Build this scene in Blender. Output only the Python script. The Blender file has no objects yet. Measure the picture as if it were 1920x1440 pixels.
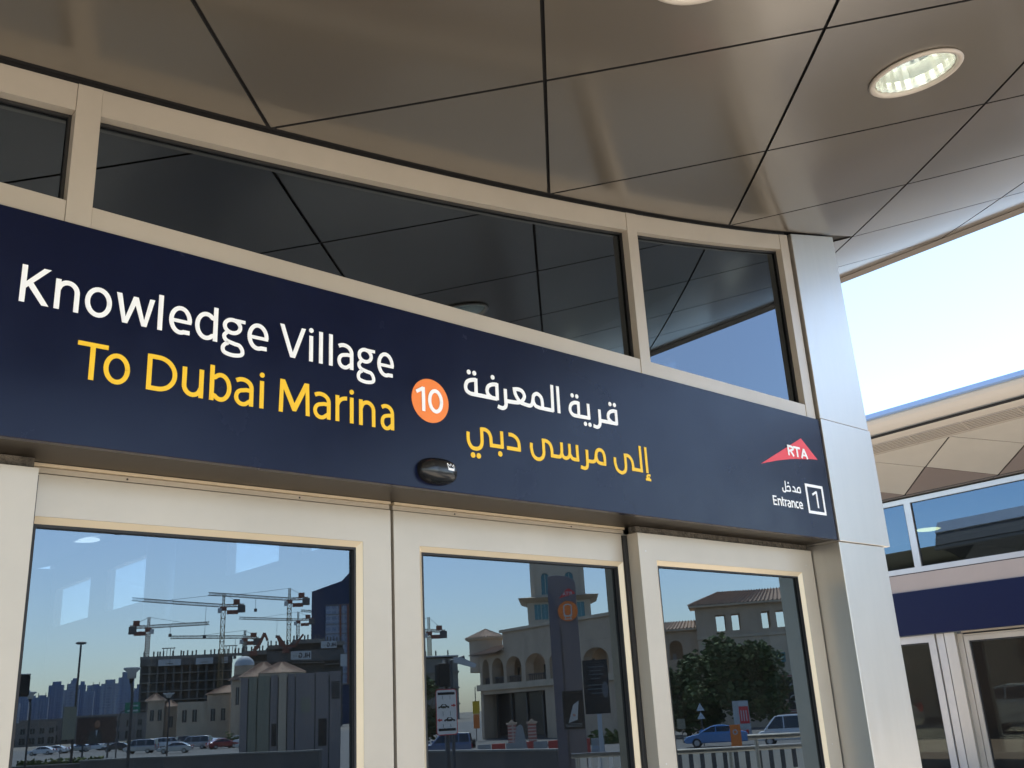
import bpy, bmesh, math, random
from mathutils import Vector, Matrix
random.seed(7)
S = bpy.context.scene
COL = S.collection

# ------------------------------------------------------------------ camera
# x runs along the station front (to the right), y away into the station, z up from the platform deck
cam_data = bpy.data.cameras.new('camera')
cam = bpy.data.objects.new('camera', cam_data)
COL.objects.link(cam)
cam_data.sensor_width = 36.0
cam_data.lens = 34.235
cam_data.clip_start = 0.05
cam_data.clip_end = 6000
YAW, PITCH, ROLL = 0.73351751, 0.32125906, -0.05647123
_f = Vector((math.sin(YAW)*math.cos(PITCH), math.cos(YAW)*math.cos(PITCH), math.sin(PITCH)))
_r = _f.cross(Vector((0, 0, 1))).normalized()
_u = _r.cross(_f)
_r2 = math.cos(ROLL)*_r + math.sin(ROLL)*_u
_u2 = -math.sin(ROLL)*_r + math.cos(ROLL)*_u
M = Matrix((( _r2.x, _u2.x, -_f.x, 0.0), (_r2.y, _u2.y, -_f.y, -3.2), (_r2.z, _u2.z, -_f.z, 1.55), (0, 0, 0, 1)))
cam.matrix_world = M
S.camera = cam

# ------------------------------------------------------------------ sky and sun
SUN_DIR = Vector((0.40, -0.92, 0.0)).normalized()
SUN_EL = math.radians(58)
world = bpy.data.worlds.new('World')
S.world = world
world.use_nodes = True
wn = world.node_tree
bg = wn.nodes['Background']
sky = wn.nodes.new('ShaderNodeTexSky')
sky.sky_type = 'NISHITA'
sky.sun_disc = False
sky.sun_elevation = SUN_EL
sky.sun_rotation = math.atan2(SUN_DIR.x, SUN_DIR.y)
sky.air_density = 1.0
sky.dust_density = 1.1
sky.ozone_density = 2.2
wn.links.new(sky.outputs[0], bg.inputs[0])
bg.inputs[1].default_value = 0.15
sun_data = bpy.data.lights.new('sun', 'SUN')
sun_data.energy = 4.2
sun_data.angle = math.radians(0.5)
sun_data.color = (1.0, 0.95, 0.86)
sun = bpy.data.objects.new('sun', sun_data)
COL.objects.link(sun)
_d = Vector((SUN_DIR.x*math.cos(SUN_EL), SUN_DIR.y*math.cos(SUN_EL), math.sin(SUN_EL)))
sun.rotation_euler = _d.to_track_quat('Z', 'Y').to_euler()
sun.location = _d*60
S.view_settings.view_transform = 'Standard'
S.view_settings.look = 'None'
S.view_settings.exposure = 1.85
S.view_settings.gamma = 1.0
S.view_settings.use_curve_mapping = False
S.cycles.max_bounces = 10
S.cycles.diffuse_bounces = 4
S.cycles.glossy_bounces = 5
S.cycles.transparent_max_bounces = 12
S.cycles.sample_clamp_indirect = 6.0

# ------------------------------------------------------------------ materials
def new_mat(name):
    m = bpy.data.materials.new(name)
    m.use_nodes = True
    nt = m.node_tree
    return m, nt, nt.nodes['Principled BSDF'], nt.nodes['Material Output']

def mat(name, col, rough=0.6, metal=0.0, var=0.0, scale=8.0, bump=0.0, bscale=60.0, spec=0.5, stretch=None, coat=0.0, rvar=0.0, coat_rough=0.05, detail=6):
    m, nt, p, out = new_mat(name)
    c = tuple(col)+(1.0,)
    p.inputs['Base Color'].default_value = c
    p.inputs['Roughness'].default_value = rough
    p.inputs['Metallic'].default_value = metal
    p.inputs['Specular IOR Level'].default_value = spec
    p.inputs['Coat Weight'].default_value = coat
    if coat:
        p.inputs['Coat Roughness'].default_value = coat_rough
    if var or bump or rvar:
        tc = nt.nodes.new('ShaderNodeTexCoord')
        mp = nt.nodes.new('ShaderNodeMapping')
        nt.links.new(tc.outputs['Object'], mp.inputs['Vector'])
        if stretch:
            mp.inputs['Scale'].default_value = stretch
        if var or rvar:
            n = nt.nodes.new('ShaderNodeTexNoise')
            n.inputs['Scale'].default_value = scale
            n.inputs['Detail'].default_value = detail
            n.inputs['Roughness'].default_value = 0.6
            nt.links.new(mp.outputs[0], n.inputs['Vector'])
        if var:
            r = nt.nodes.new('ShaderNodeMapRange')
            r.inputs['From Min'].default_value = 0.3
            r.inputs['From Max'].default_value = 0.7
            r.inputs['To Min'].default_value = 1-var
            r.inputs['To Max'].default_value = 1+var
            nt.links.new(n.outputs['Fac'], r.inputs['Value'])
            mx = nt.nodes.new('ShaderNodeVectorMath')
            mx.operation = 'SCALE'
            mx.inputs[0].default_value = tuple(col)
            nt.links.new(r.outputs[0], mx.inputs['Scale'])
            nt.links.new(mx.outputs[0], p.inputs['Base Color'])
        if rvar:
            r2 = nt.nodes.new('ShaderNodeMapRange')
            r2.inputs['From Min'].default_value = 0.3
            r2.inputs['From Max'].default_value = 0.7
            r2.inputs['To Min'].default_value = max(0.02, rough-rvar)
            r2.inputs['To Max'].default_value = rough+rvar
            nt.links.new(n.outputs['Fac'], r2.inputs['Value'])
            nt.links.new(r2.outputs[0], p.inputs['Roughness'])
        if bump:
            nb = nt.nodes.new('ShaderNodeTexNoise')
            nb.inputs['Scale'].default_value = bscale
            nb.inputs['Detail'].default_value = 4
            nt.links.new(mp.outputs[0], nb.inputs['Vector'])
            b = nt.nodes.new('ShaderNodeBump')
            b.inputs['Strength'].default_value = bump
            b.inputs['Distance'].default_value = 0.02
            nt.links.new(nb.outputs['Fac'], b.inputs['Height'])
            nt.links.new(b.outputs[0], p.inputs['Normal'])
    return m

def glass_mat(name, tint=(0.30, 0.33, 0.34), base=0.14, refl=(0.68, 0.85, 1.0), dust=0.0):
    """coated glazing: a mirror film over a tinted see-through pane"""
    m, nt, p, out = new_mat(name)
    nt.nodes.remove(p)
    tr = nt.nodes.new('ShaderNodeBsdfTransparent')
    tr.inputs['Color'].default_value = tuple(tint)+(1,)
    gl = nt.nodes.new('ShaderNodeBsdfGlossy')
    gl.inputs['Roughness'].default_value = 0.0
    gl.inputs['Color'].default_value = tuple(refl)+(1,)
    lw = nt.nodes.new('ShaderNodeLayerWeight')
    lw.inputs['Blend'].default_value = 0.5
    pw = nt.nodes.new('ShaderNodeMath')
    pw.operation = 'POWER'
    pw.inputs[1].default_value = 5.0
    nt.links.new(lw.outputs['Facing'], pw.inputs[0])
    mr = nt.nodes.new('ShaderNodeMapRange')
    mr.inputs['To Min'].default_value = base
    mr.inputs['To Max'].default_value = 1.0
    nt.links.new(pw.outputs[0], mr.inputs['Value'])
    tc = nt.nodes.new('ShaderNodeTexCoord')
    nz = nt.nodes.new('ShaderNodeTexNoise')
    nz.inputs['Scale'].default_value = 1.6
    nz.inputs['Detail'].default_value = 1.0
    nt.links.new(tc.outputs['Object'], nz.inputs['Vector'])
    bp = nt.nodes.new('ShaderNodeBump')
    bp.inputs['Strength'].default_value = 1.0
    bp.inputs['Distance'].default_value = 0.00025
    nt.links.new(nz.outputs['Fac'], bp.inputs['Height'])
    nt.links.new(bp.outputs[0], gl.inputs['Normal'])
    mix = nt.nodes.new('ShaderNodeMixShader')
    nt.links.new(mr.outputs[0], mix.inputs[0])
    nt.links.new(tr.outputs[0], mix.inputs[1])
    nt.links.new(gl.outputs[0], mix.inputs[2])
    if dust:
        # a thin film of dust, streaked downward
        df = nt.nodes.new('ShaderNodeBsdfDiffuse')
        df.inputs['Color'].default_value = (0.55, 0.50, 0.42, 1)
        mp = nt.nodes.new('ShaderNodeMapping')
        mp.inputs['Scale'].default_value = (7.0, 7.0, 1.1)
        nt.links.new(tc.outputs['Object'], mp.inputs['Vector'])
        n2 = nt.nodes.new('ShaderNodeTexNoise')
        n2.inputs['Scale'].default_value = 1.4
        n2.inputs['Detail'].default_value = 5
        nt.links.new(mp.outputs[0], n2.inputs['Vector'])
        dr = nt.nodes.new('ShaderNodeMapRange')
        dr.inputs['From Min'].default_value = 0.35
        dr.inputs['From Max'].default_value = 0.75
        dr.inputs['To Min'].default_value = dust*0.5
        dr.inputs['To Max'].default_value = dust*1.6
        nt.links.new(n2.outputs['Fac'], dr.inputs['Value'])
        m2 = nt.nodes.new('ShaderNodeMixShader')
        nt.links.new(dr.outputs[0], m2.inputs[0])
        nt.links.new(mix.outputs[0], m2.inputs[1])
        nt.links.new(df.outputs[0], m2.inputs[2])
        mix = m2
    nt.links.new(mix.outputs[0], out.inputs['Surface'])
    return m

def brick_mat(name, col, mortar, sx, sy, rough=0.8, axes='XZ', var=0.1, msize=0.02, bump=0.0):
    m, nt, p, out = new_mat(name)
    tc = nt.nodes.new('ShaderNodeTexCoord')
    sp = nt.nodes.new('ShaderNodeSeparateXYZ')
    cb = nt.nodes.new('ShaderNodeCombineXYZ')
    nt.links.new(tc.outputs['Object'], sp.inputs[0])
    nt.links.new(sp.outputs[axes[0]], cb.inputs['X'])
    nt.links.new(sp.outputs[axes[1]], cb.inputs['Y'])
    b = nt.nodes.new('ShaderNodeTexBrick')
    b.offset = 0.0
    b.inputs['Scale'].default_value = 1.0
    b.inputs['Brick Width'].default_value = sx
    b.inputs['Row Height'].default_value = sy
    b.inputs['Mortar Size'].default_value = msize
    b.inputs['Color1'].default_value = tuple(col)+(1,)
    b.inputs['Color2'].default_value = tuple(x*(1-var) for x in col)+(1,)
    b.inputs['Mortar'].default_value = tuple(mortar)+(1,)
    nt.links.new(cb.outputs[0], b.inputs['Vector'])
    nt.links.new(b.outputs['Color'], p.inputs['Base Color'])
    p.inputs['Roughness'].default_value = rough
    return m

def lamp_mat(name, col, strength):
    m, nt, p, out = new_mat(name)
    p.inputs['Base Color'].default_value = (0.8, 0.85, 0.75, 1)
    p.inputs['Emission Color'].default_value = tuple(col)+(1,)
    p.inputs['Emission Strength'].default_value = strength
    return m
M_ = {}
M_['frame'] = mat('champagne_anodised_aluminium', (0.445, 0.385, 0.303), 0.38, 0.25, var=0.07, scale=1.6, spec=0.5, bump=0.02, bscale=900)
M_['bead'] = mat('champagne_glazing_bead', (0.64, 0.52, 0.35), 0.35, 0.2, var=0.02, scale=5)
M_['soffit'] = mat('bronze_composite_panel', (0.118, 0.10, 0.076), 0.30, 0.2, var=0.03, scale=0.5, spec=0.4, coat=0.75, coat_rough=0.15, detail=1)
M_['backing'] = mat('dark_joint_backing', (0.012, 0.011, 0.011), 0.9)
M_['edge'] = mat('brown_canopy_edge', (0.095, 0.078, 0.062), 0.45, 0.0)
M_['roofskin'] = mat('golden_roof_cladding', (0.45, 0.38, 0.25), 0.35, 0.4)
M_['navy'] = mat('navy_sign_panel', (0.0025, 0.005, 0.022), 0.24, 0.0, spec=0.21, var=0.10, scale=3, bump=0.02, bscale=5, rvar=0.05)
M_['white'] = mat('white_vinyl', (0.90, 0.90, 0.88), 0.5)
M_['yellow'] = mat('yellow_vinyl', (0.88, 0.53, 0.012), 0.5)
M_['orange'] = mat('orange_vinyl', (0.88, 0.225, 0.03), 0.45)
M_['red'] = mat('red_vinyl', (0.72, 0.04, 0.045), 0.45)
M_['steel'] = mat('brushed_stainless_steel', (0.53, 0.50, 0.45), 0.40, 0.9, var=0.03, scale=2.2, stretch=(9, 9, 0.8), rvar=0.03, bump=0.014, bscale=30)
M_['steel2'] = mat('satin_aluminium', (0.55, 0.53, 0.50), 0.35, 0.7, var=0.05, scale=3)
M_['gasket'] = mat('black_rubber_gasket', (0.012, 0.011, 0.010), 0.6)
M_['sealant'] = mat('weathered_sealant', (0.10, 0.085, 0.065), 0.9, var=0.5, scale=30, bump=1.0, bscale=60)
M_['under'] = mat('brown_underside_panel', (0.03, 0.023, 0.016), 0.4, 0.0, spec=0.25, var=0.05, scale=3)
M_['black'] = mat('black_gloss_plastic', (0.010, 0.010, 0.010), 0.22, 0.0, spec=0.5)
M_['blackm'] = mat('black_matt_paint', (0.015, 0.015, 0.016), 0.6)
M_['glass'] = glass_mat('coated_door_glass', tint=(0.13, 0.15, 0.165), base=0.142, dust=0.008)
M_['glass_dark'] = glass_mat('dark_clerestory_glass', tint=(0.035, 0.036, 0.038), base=0.118, dust=0.003, refl=(0.72, 0.86, 1.0))
M_['glass_far'] = glass_mat('smoked_door_glass', tint=(0.035, 0.036, 0.03), base=0.03, refl=(0.9, 0.9, 0.85))
M_['glass_blue'] = glass_mat('blue_coated_clerestory_glass', tint=(0.12, 0.12, 0.11), base=0.15, refl=(0.50, 0.74, 1.0))
M_['navy2'] = mat('deep_navy_band', (0.003, 0.0068, 0.034), 0.4, spec=0.2)
M_['clear'] = glass_mat('clear_window_glass', tint=(0.86, 0.9, 0.92), base=0.03)
M_['interior'] = mat('grey_interior_wall', (0.34, 0.34, 0.35), 0.7, var=0.05, scale=2)
M_['interior_floor'] = mat('grey_granite_floor', (0.16, 0.16, 0.165), 0.3, var=0.15, scale=40)
M_['interior_ceiling'] = mat('grey_interior_ceiling', (0.30, 0.30, 0.31), 0.8)
M_['chrome'] = mat('faceted_reflector', (0.86, 0.83, 0.76), 0.25, 0.9, var=0.14, scale=16, stretch=(1, 1, 0.12))
M_['trim'] = mat('pale_trim_ring', (0.42, 0.37, 0.31), 0.35)
M_['deck'] = brick_mat('platform_paving', (0.50, 0.44, 0.36), (0.32, 0.28, 0.24), 0.6, 0.6, 0.8, 'XY', 0.12, 0.012)
M_['asphalt'] = mat('asphalt', (0.105, 0.10, 0.094), 0.9, var=0.2, scale=0.6)
M_['sand'] = mat('sandy_ground', (0.17, 0.145, 0.115), 0.95, var=0.2, scale=0.05)
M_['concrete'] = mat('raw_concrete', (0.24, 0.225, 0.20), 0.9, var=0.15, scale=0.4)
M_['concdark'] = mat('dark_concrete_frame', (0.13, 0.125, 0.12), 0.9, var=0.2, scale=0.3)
M_['hoard'] = mat('pale_hoarding_board', (0.55, 0.56, 0.56), 0.7)
M_['stucco'] = mat('sand_stucco', (0.56, 0.42, 0.295), 0.9, var=0.16, scale=0.8, stretch=(1, 1, 0.35))
M_['stucco2'] = mat('warm_cream_stucco', (0.60, 0.47, 0.335), 0.9, var=0.16, scale=0.8, stretch=(1, 1, 0.35))
M_['tower'] = mat('pale_tower_stucco', (0.62, 0.51, 0.38), 0.9, var=0.05, scale=1.5)
M_['tile'] = mat('terracotta_roof_tile', (0.40, 0.27, 0.19), 0.85, var=0.3, scale=4)
M_['teal'] = mat('teal_window_glass', (0.03, 0.20, 0.24), 0.12, spec=0.6)
M_['dark'] = mat('dark_recess_glass', (0.02, 0.02, 0.022), 0.2)
M_['bluenet'] = mat('blue_safety_netting', (0.035, 0.055, 0.115), 0.8, var=0.25, scale=0.12)
M_['cranered'] = mat('rust_red_crane_paint', (0.24, 0.085, 0.055), 0.6)
M_['craneyel'] = mat('ochre_crane_paint', (0.30, 0.20, 0.09), 0.6)
M_['cranegrey'] = mat('grey_crane_paint', (0.26, 0.22, 0.19), 0.6)
M_['pole'] = mat('dark_grey_pole_paint', (0.07, 0.07, 0.075), 0.5)
M_['polelight'] = mat('galvanised_steel', (0.45, 0.46, 0.46), 0.4, 0.6)
M_['wallgrey'] = mat('purple_grey_metal_panel', (0.27, 0.225, 0.205), 0.5, 0.0, var=0.06, scale=1.0)
M_['wallgreen'] = mat('olive_grey_metal_panel', (0.27, 0.25, 0.175), 0.5, 0.0, var=0.06, scale=1.0)
M_['totem'] = mat('violet_grey_totem_metal', (0.20, 0.175, 0.18), 0.4, 0.1)
M_['totemblue'] = mat('blue_grey_totem_metal', (0.15, 0.14, 0.165), 0.4, 0.1)
M_['leaf'] = mat('dark_green_leaves', (0.06, 0.09, 0.025), 0.9, var=0.4, scale=1.5)
M_['leaf2'] = mat('light_green_leaves', (0.10, 0.13, 0.03), 0.9, var=0.4, scale=1.5)
M_['bark'] = mat('brown_bark', (0.12, 0.085, 0.055), 0.9)
M_['tyre'] = mat('black_tyre_rubber', (0.015, 0.015, 0.015), 0.8)
M_['carwhite'] = mat('white_car_paint', (0.75, 0.75, 0.74), 0.25, coat=1.0)
M_['carblue'] = mat('sky_blue_car_paint', (0.10, 0.26, 0.52), 0.25, coat=1.0)
M_['carsuv'] = mat('metallic_blue_car_paint', (0.15, 0.20, 0.32), 0.25, 0.3, coat=1.0)
M_['carsilver'] = mat('silver_car_paint', (0.50, 0.50, 0.50), 0.25, 0.5, coat=1.0)
M_['cardark'] = mat('charcoal_car_paint', (0.04, 0.04, 0.045), 0.25, coat=1.0)
M_['carred'] = mat('dark_red_car_paint', (0.30, 0.02, 0.03), 0.25, coat=1.0)
M_['carglass'] = mat('dark_car_glass', (0.02, 0.025, 0.03), 0.05, spec=0.7)
M_['lampred'] = mat('red_tail_lamp', (0.5, 0.02, 0.02), 0.2)
M_['posterdark'] = mat('dark_poster_print', (0.02, 0.018, 0.018), 0.3, var=0.6, scale=3)
M_['postbrown'] = mat('dark_brown_poster_print', (0.075, 0.035, 0.025), 0.4, var=0.3, scale=1.5)
M_['skin'] = mat('printed_skin_tone', (0.35, 0.18, 0.10), 0.6)
M_['green'] = mat('green_road_sign_sheeting', (0.01, 0.22, 0.12), 0.4)
M_['barred'] = mat('red_plastic_barrier', (0.55, 0.06, 0.04), 0.5)
M_['hazeglass'] = brick_mat('haze_blue_tower_glazing', (0.16, 0.22, 0.36), (0.26, 0.31, 0.42), 3.2, 3.6, 0.4, 'XZ', 0.25, 0.5)  # blue of the distance haze is put into the tower colour
M_['hazeglass2'] = brick_mat('pale_haze_tower_glazing', (0.24, 0.30, 0.42), (0.34, 0.38, 0.46), 4.0, 3.6, 0.4, 'XZ', 0.2, 0.6)  # paler tower colour, haze painted in as well
M_['fringerim'] = mat('blue_fringe_rim_trim', (0.20, 0.29, 0.46), 0.35)  # blue fringe of the bright sky edge, painted into the trim colour
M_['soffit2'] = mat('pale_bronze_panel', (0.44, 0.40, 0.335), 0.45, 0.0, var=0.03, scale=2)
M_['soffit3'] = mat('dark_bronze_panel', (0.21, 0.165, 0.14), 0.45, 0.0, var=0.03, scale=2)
M_['band'] = mat('mushroom_cladding_panel', (0.34, 0.275, 0.232), 0.5, 0.0, var=0.03, scale=2)
M_['fascia2'] = mat('beige_fascia_panel', (0.42, 0.36, 0.29), 0.45, 0.1)
M_['brickstripe'] = brick_mat('striped_masonry', (0.45, 0.13, 0.09), (0.55, 0.48, 0.40), 40.0, 0.24, 0.9, 'XZ', 0.1, 0.06)

M_['lowbldg'] = mat('dusty_grey_stucco', (0.24, 0.215, 0.19), 0.9, var=0.1, scale=0.3)
M_['wallstone'] = mat('weathered_grey_wall', (0.14, 0.125, 0.11), 0.9, var=0.2, scale=0.8)
M_['barwhite'] = mat('dirty_white_plastic', (0.36, 0.35, 0.33), 0.7, var=0.15, scale=2)
M_['glow'] = lamp_mat('warm_ceiling_lamp', (0.75, 0.85, 0.45), 2.2)
M_['printdim'] = mat('dim_grey_print', (0.16, 0.16, 0.16), 0.6)
# emitting lamp behind the downlight glass
M_['lampdim'] = lamp_mat('faint_hall_lamp', (0.95, 1.0, 0.95), 0.9)
M_['lamp'] = lamp_mat('lit_lamp_tube', (1.0, 0.97, 0.82), 4.0)

# ------------------------------------------------------------------ mesh helpers
class MB:
    def __init__(self):
        self.v = []; self.f = []
    def add(self, vs, fs):
        o = len(self.v)
        self.v += [tuple(p) for p in vs]
        self.f += [tuple(i+o for i in q) for q in fs]
        return self
    def box(self, x0, x1, y0, y1, z0, z1):
        vs = [(x0,y0,z0),(x1,y0,z0),(x1,y1,z0),(x0,y1,z0),(x0,y0,z1),(x1,y0,z1),(x1,y1,z1),(x0,y1,z1)]
        return self.add(vs, [(0,3,2,1),(4,5,6,7),(0,1,5,4),(1,2,6,5),(2,3,7,6),(3,0,4,7)])
    def prism(self, poly, axis, a, b):
        """extrude a 2-D polygon along an axis: 'y' -> (x,z), 'x' -> (y,z), 'z' -> (x,y)"""
        n = len(poly)
        def P(p, t):
            return {'y': (p[0], t, p[1]), 'x': (t, p[0], p[1]), 'z': (p[0], p[1], t)}[axis]
        vs = [P(p, a) for p in poly]+[P(p, b) for p in poly]
        fs = [tuple(range(n)), tuple(range(2*n-1, n-1, -1))]
        fs += [(i, i+n, (i+1) % n+n, (i+1) % n) for i in range(n)]
        return self.add(vs, fs)
    def bar(self, a, b, w):
        """square bar between two points"""
        a = Vector(a); b = Vector(b); d = (b-a).normalized()
        up = Vector((0, 0, 1)) if abs(d.z) < 0.9 else Vector((1, 0, 0))
        s = d.cross(up).normalized()*w/2; t = d.cross(s).normalized()*w/2
        vs = [a-s-t, a+s-t, a+s+t, a-s+t, b-s-t, b+s-t, b+s+t, b-s+t]
        return self.add(vs, [(0,3,2,1),(4,5,6,7),(0,1,5,4),(1,2,6,5),(2,3,7,6),(3,0,4,7)])
    def tube(self, pts, r, n=10, r2=None):
        pts = [Vector(p) for p in pts]; rings = []
        for i, p in enumerate(pts):
            d = (pts[min(i+1, len(pts)-1)]-pts[max(i-1, 0)]).normalized()
            up = Vector((0, 0, 1)) if abs(d.z) < 0.9 else Vector((1, 0, 0))
            s = d.cross(up).normalized(); t = d.cross(s).normalized()
            rr = r if r2 is None else r+(r2-r)*i/max(1, len(pts)-1)
            rings.append([p+(s*math.cos(2*math.pi*k/n)+t*math.sin(2*math.pi*k/n))*rr for k in range(n)])
        vs = [v for g in rings for v in g]
        fs = [(i*n+k, i*n+(k+1) % n, (i+1)*n+(k+1) % n, (i+1)*n+k) for i in range(len(rings)-1) for k in range(n)]
        fs += [tuple(range(n-1, -1, -1)), tuple((len(rings)-1)*n+k for k in range(n))]
        return self.add(vs, fs)
    def lathe(self, prof, n=32, c=(0, 0, 0), a0=0.0, a1=None):
        """profile of (r, z) about the z axis"""
        full = a1 is None
        m = n if full else n+1
        vs = []
        for r, z in prof:
            for k in range(m):
                a = a0+(2*math.pi if full else a1-a0)*k/n
                vs.append((c[0]+r*math.cos(a), c[1]+r*math.sin(a), c[2]+z))
        fs = []
        for i in range(len(prof)-1):
            for k in range(n):
                k2 = (k+1) % m
                fs.append((i*m+k, i*m+k2, (i+1)*m+k2, (i+1)*m+k))
        return self.add(vs, fs)
    def ball(self, c, rx, ry, rz, n=12, h=8):
        prof = [(math.sin(math.pi*i/h), math.cos(math.pi*i/h)) for i in range(h+1)]
        vs = [(c[0]+rx*r*math.cos(2*math.pi*k/n), c[1]+ry*r*math.sin(2*math.pi*k/n), c[2]+rz*z) for r, z in prof for k in range(n)]
        fs = [(i*n+k, (i+1)*n+k, (i+1)*n+(k+1) % n, i*n+(k+1) % n) for i in range(h) for k in range(n)]
        return self.add(vs, fs)
    def mesh(self, name, m, off=None, smooth=False, weld=False):
        me = bpy.data.meshes.new(name)
        vs = self.v if off is None else [(p[0]-off[0], p[1]-off[1], p[2]-off[2]) for p in self.v]
        me.from_pydata(vs, [], self.f)
        bm = bmesh.new(); bm.from_mesh(me)
        if weld:
            bmesh.ops.remove_doubles(bm, verts=bm.verts, dist=1e-5)
        bmesh.ops.dissolve_degenerate(bm, dist=1e-6, edges=bm.edges)
        bmesh.ops.recalc_face_normals(bm, faces=bm.faces)
        for q in bm.faces:
            q.smooth = smooth
        bm.to_mesh(me); bm.free()
        me.materials.append(m)
        return me
    def build(self, name, m, parent=None, smooth=False, world=False, bevel=0.0, weld=False, label=None):
        if isinstance(m, str):
            m = M_[m]
        off = None
        if world and parent is not None:
                off = tuple(ROOT[parent.name])
        o = bpy.data.objects.new(name, self.mesh(name, m, off, smooth, weld))
        COL.objects.link(o)
        if parent is not None:
            o.parent = parent
        if bevel:
            b = o.modifiers.new('bevel', 'BEVEL'); b.width = bevel; b.segments = 2; b.limit_method = 'ANGLE'
        if label:
            o['label'] = label
        if parent is not None and parent.name in ROOT:
            ROOT[o.name] = ROOT[parent.name]
        return o

ROOT = {}
def thing(name, label, cat, loc=(0, 0, 0), rz=0.0, group=None, kind=None):
    o = bpy.data.objects.new(name, None)
    COL.objects.link(o)
    o.location = loc; o.rotation_euler = (0, 0, rz)
    o.empty_display_size = 0.2
    o['label'] = label; o['category'] = cat
    if group: o['group'] = group
    if kind: o['kind'] = kind
    ROOT[o.name] = tuple(loc)
    return o

def copy_thing(src, loc, rz, label, group=None, swap=None):
    """a copy of a thing with its parts and their sub-parts; swap = {material: material}"""
    r = src.copy(); COL.objects.link(r)
    r.location = loc; r.rotation_euler = (0, 0, rz); r['label'] = label
    if group: r['group'] = group
    def kids(a, b):
        for ch in list(a.children):
            c = ch.copy(); COL.objects.link(c); c.parent = b
            if swap and c.data is not None and c.data.materials and c.data.materials[0].name in swap:
                c.data = c.data.copy(); c.data.materials[0] = M_[swap[c.data.materials[0].name]]
            kids(ch, c)
    kids(src, r)
    return r

def structure(name, mb, m):
    o = mb.build(name, m); o['kind'] = 'structure'
    return o

def street(az, r):
    """a spot beyond the platform, by bearing (degrees to the right of straight out from the doors) and distance"""
    a = math.radians(az)
    return (r*math.sin(a), 3.82-r*math.cos(a))
STREET_Z = -1.8
def face_station(az):
    return math.radians(az+180)

# ------------------------------------------------------------------ lettering strokes
def smooth_path(p, sub=6):
    if len(p) < 3:
        return [Vector(q) for q in p]
    p = [Vector(q) for q in p]; out = []
    for i in range(len(p)-1):
        a = p[max(i-1, 0)]; b = p[i]; c = p[i+1]; d = p[min(i+2, len(p)-1)]
        for k in range(sub):
            t = k/sub
            out.append(0.5*((2*b)+(c-a)*t+(2*a-5*b+4*c-d)*t*t+(3*b-a-3*c+d)*t**3))
    out.append(p[-1])
    return out

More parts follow.
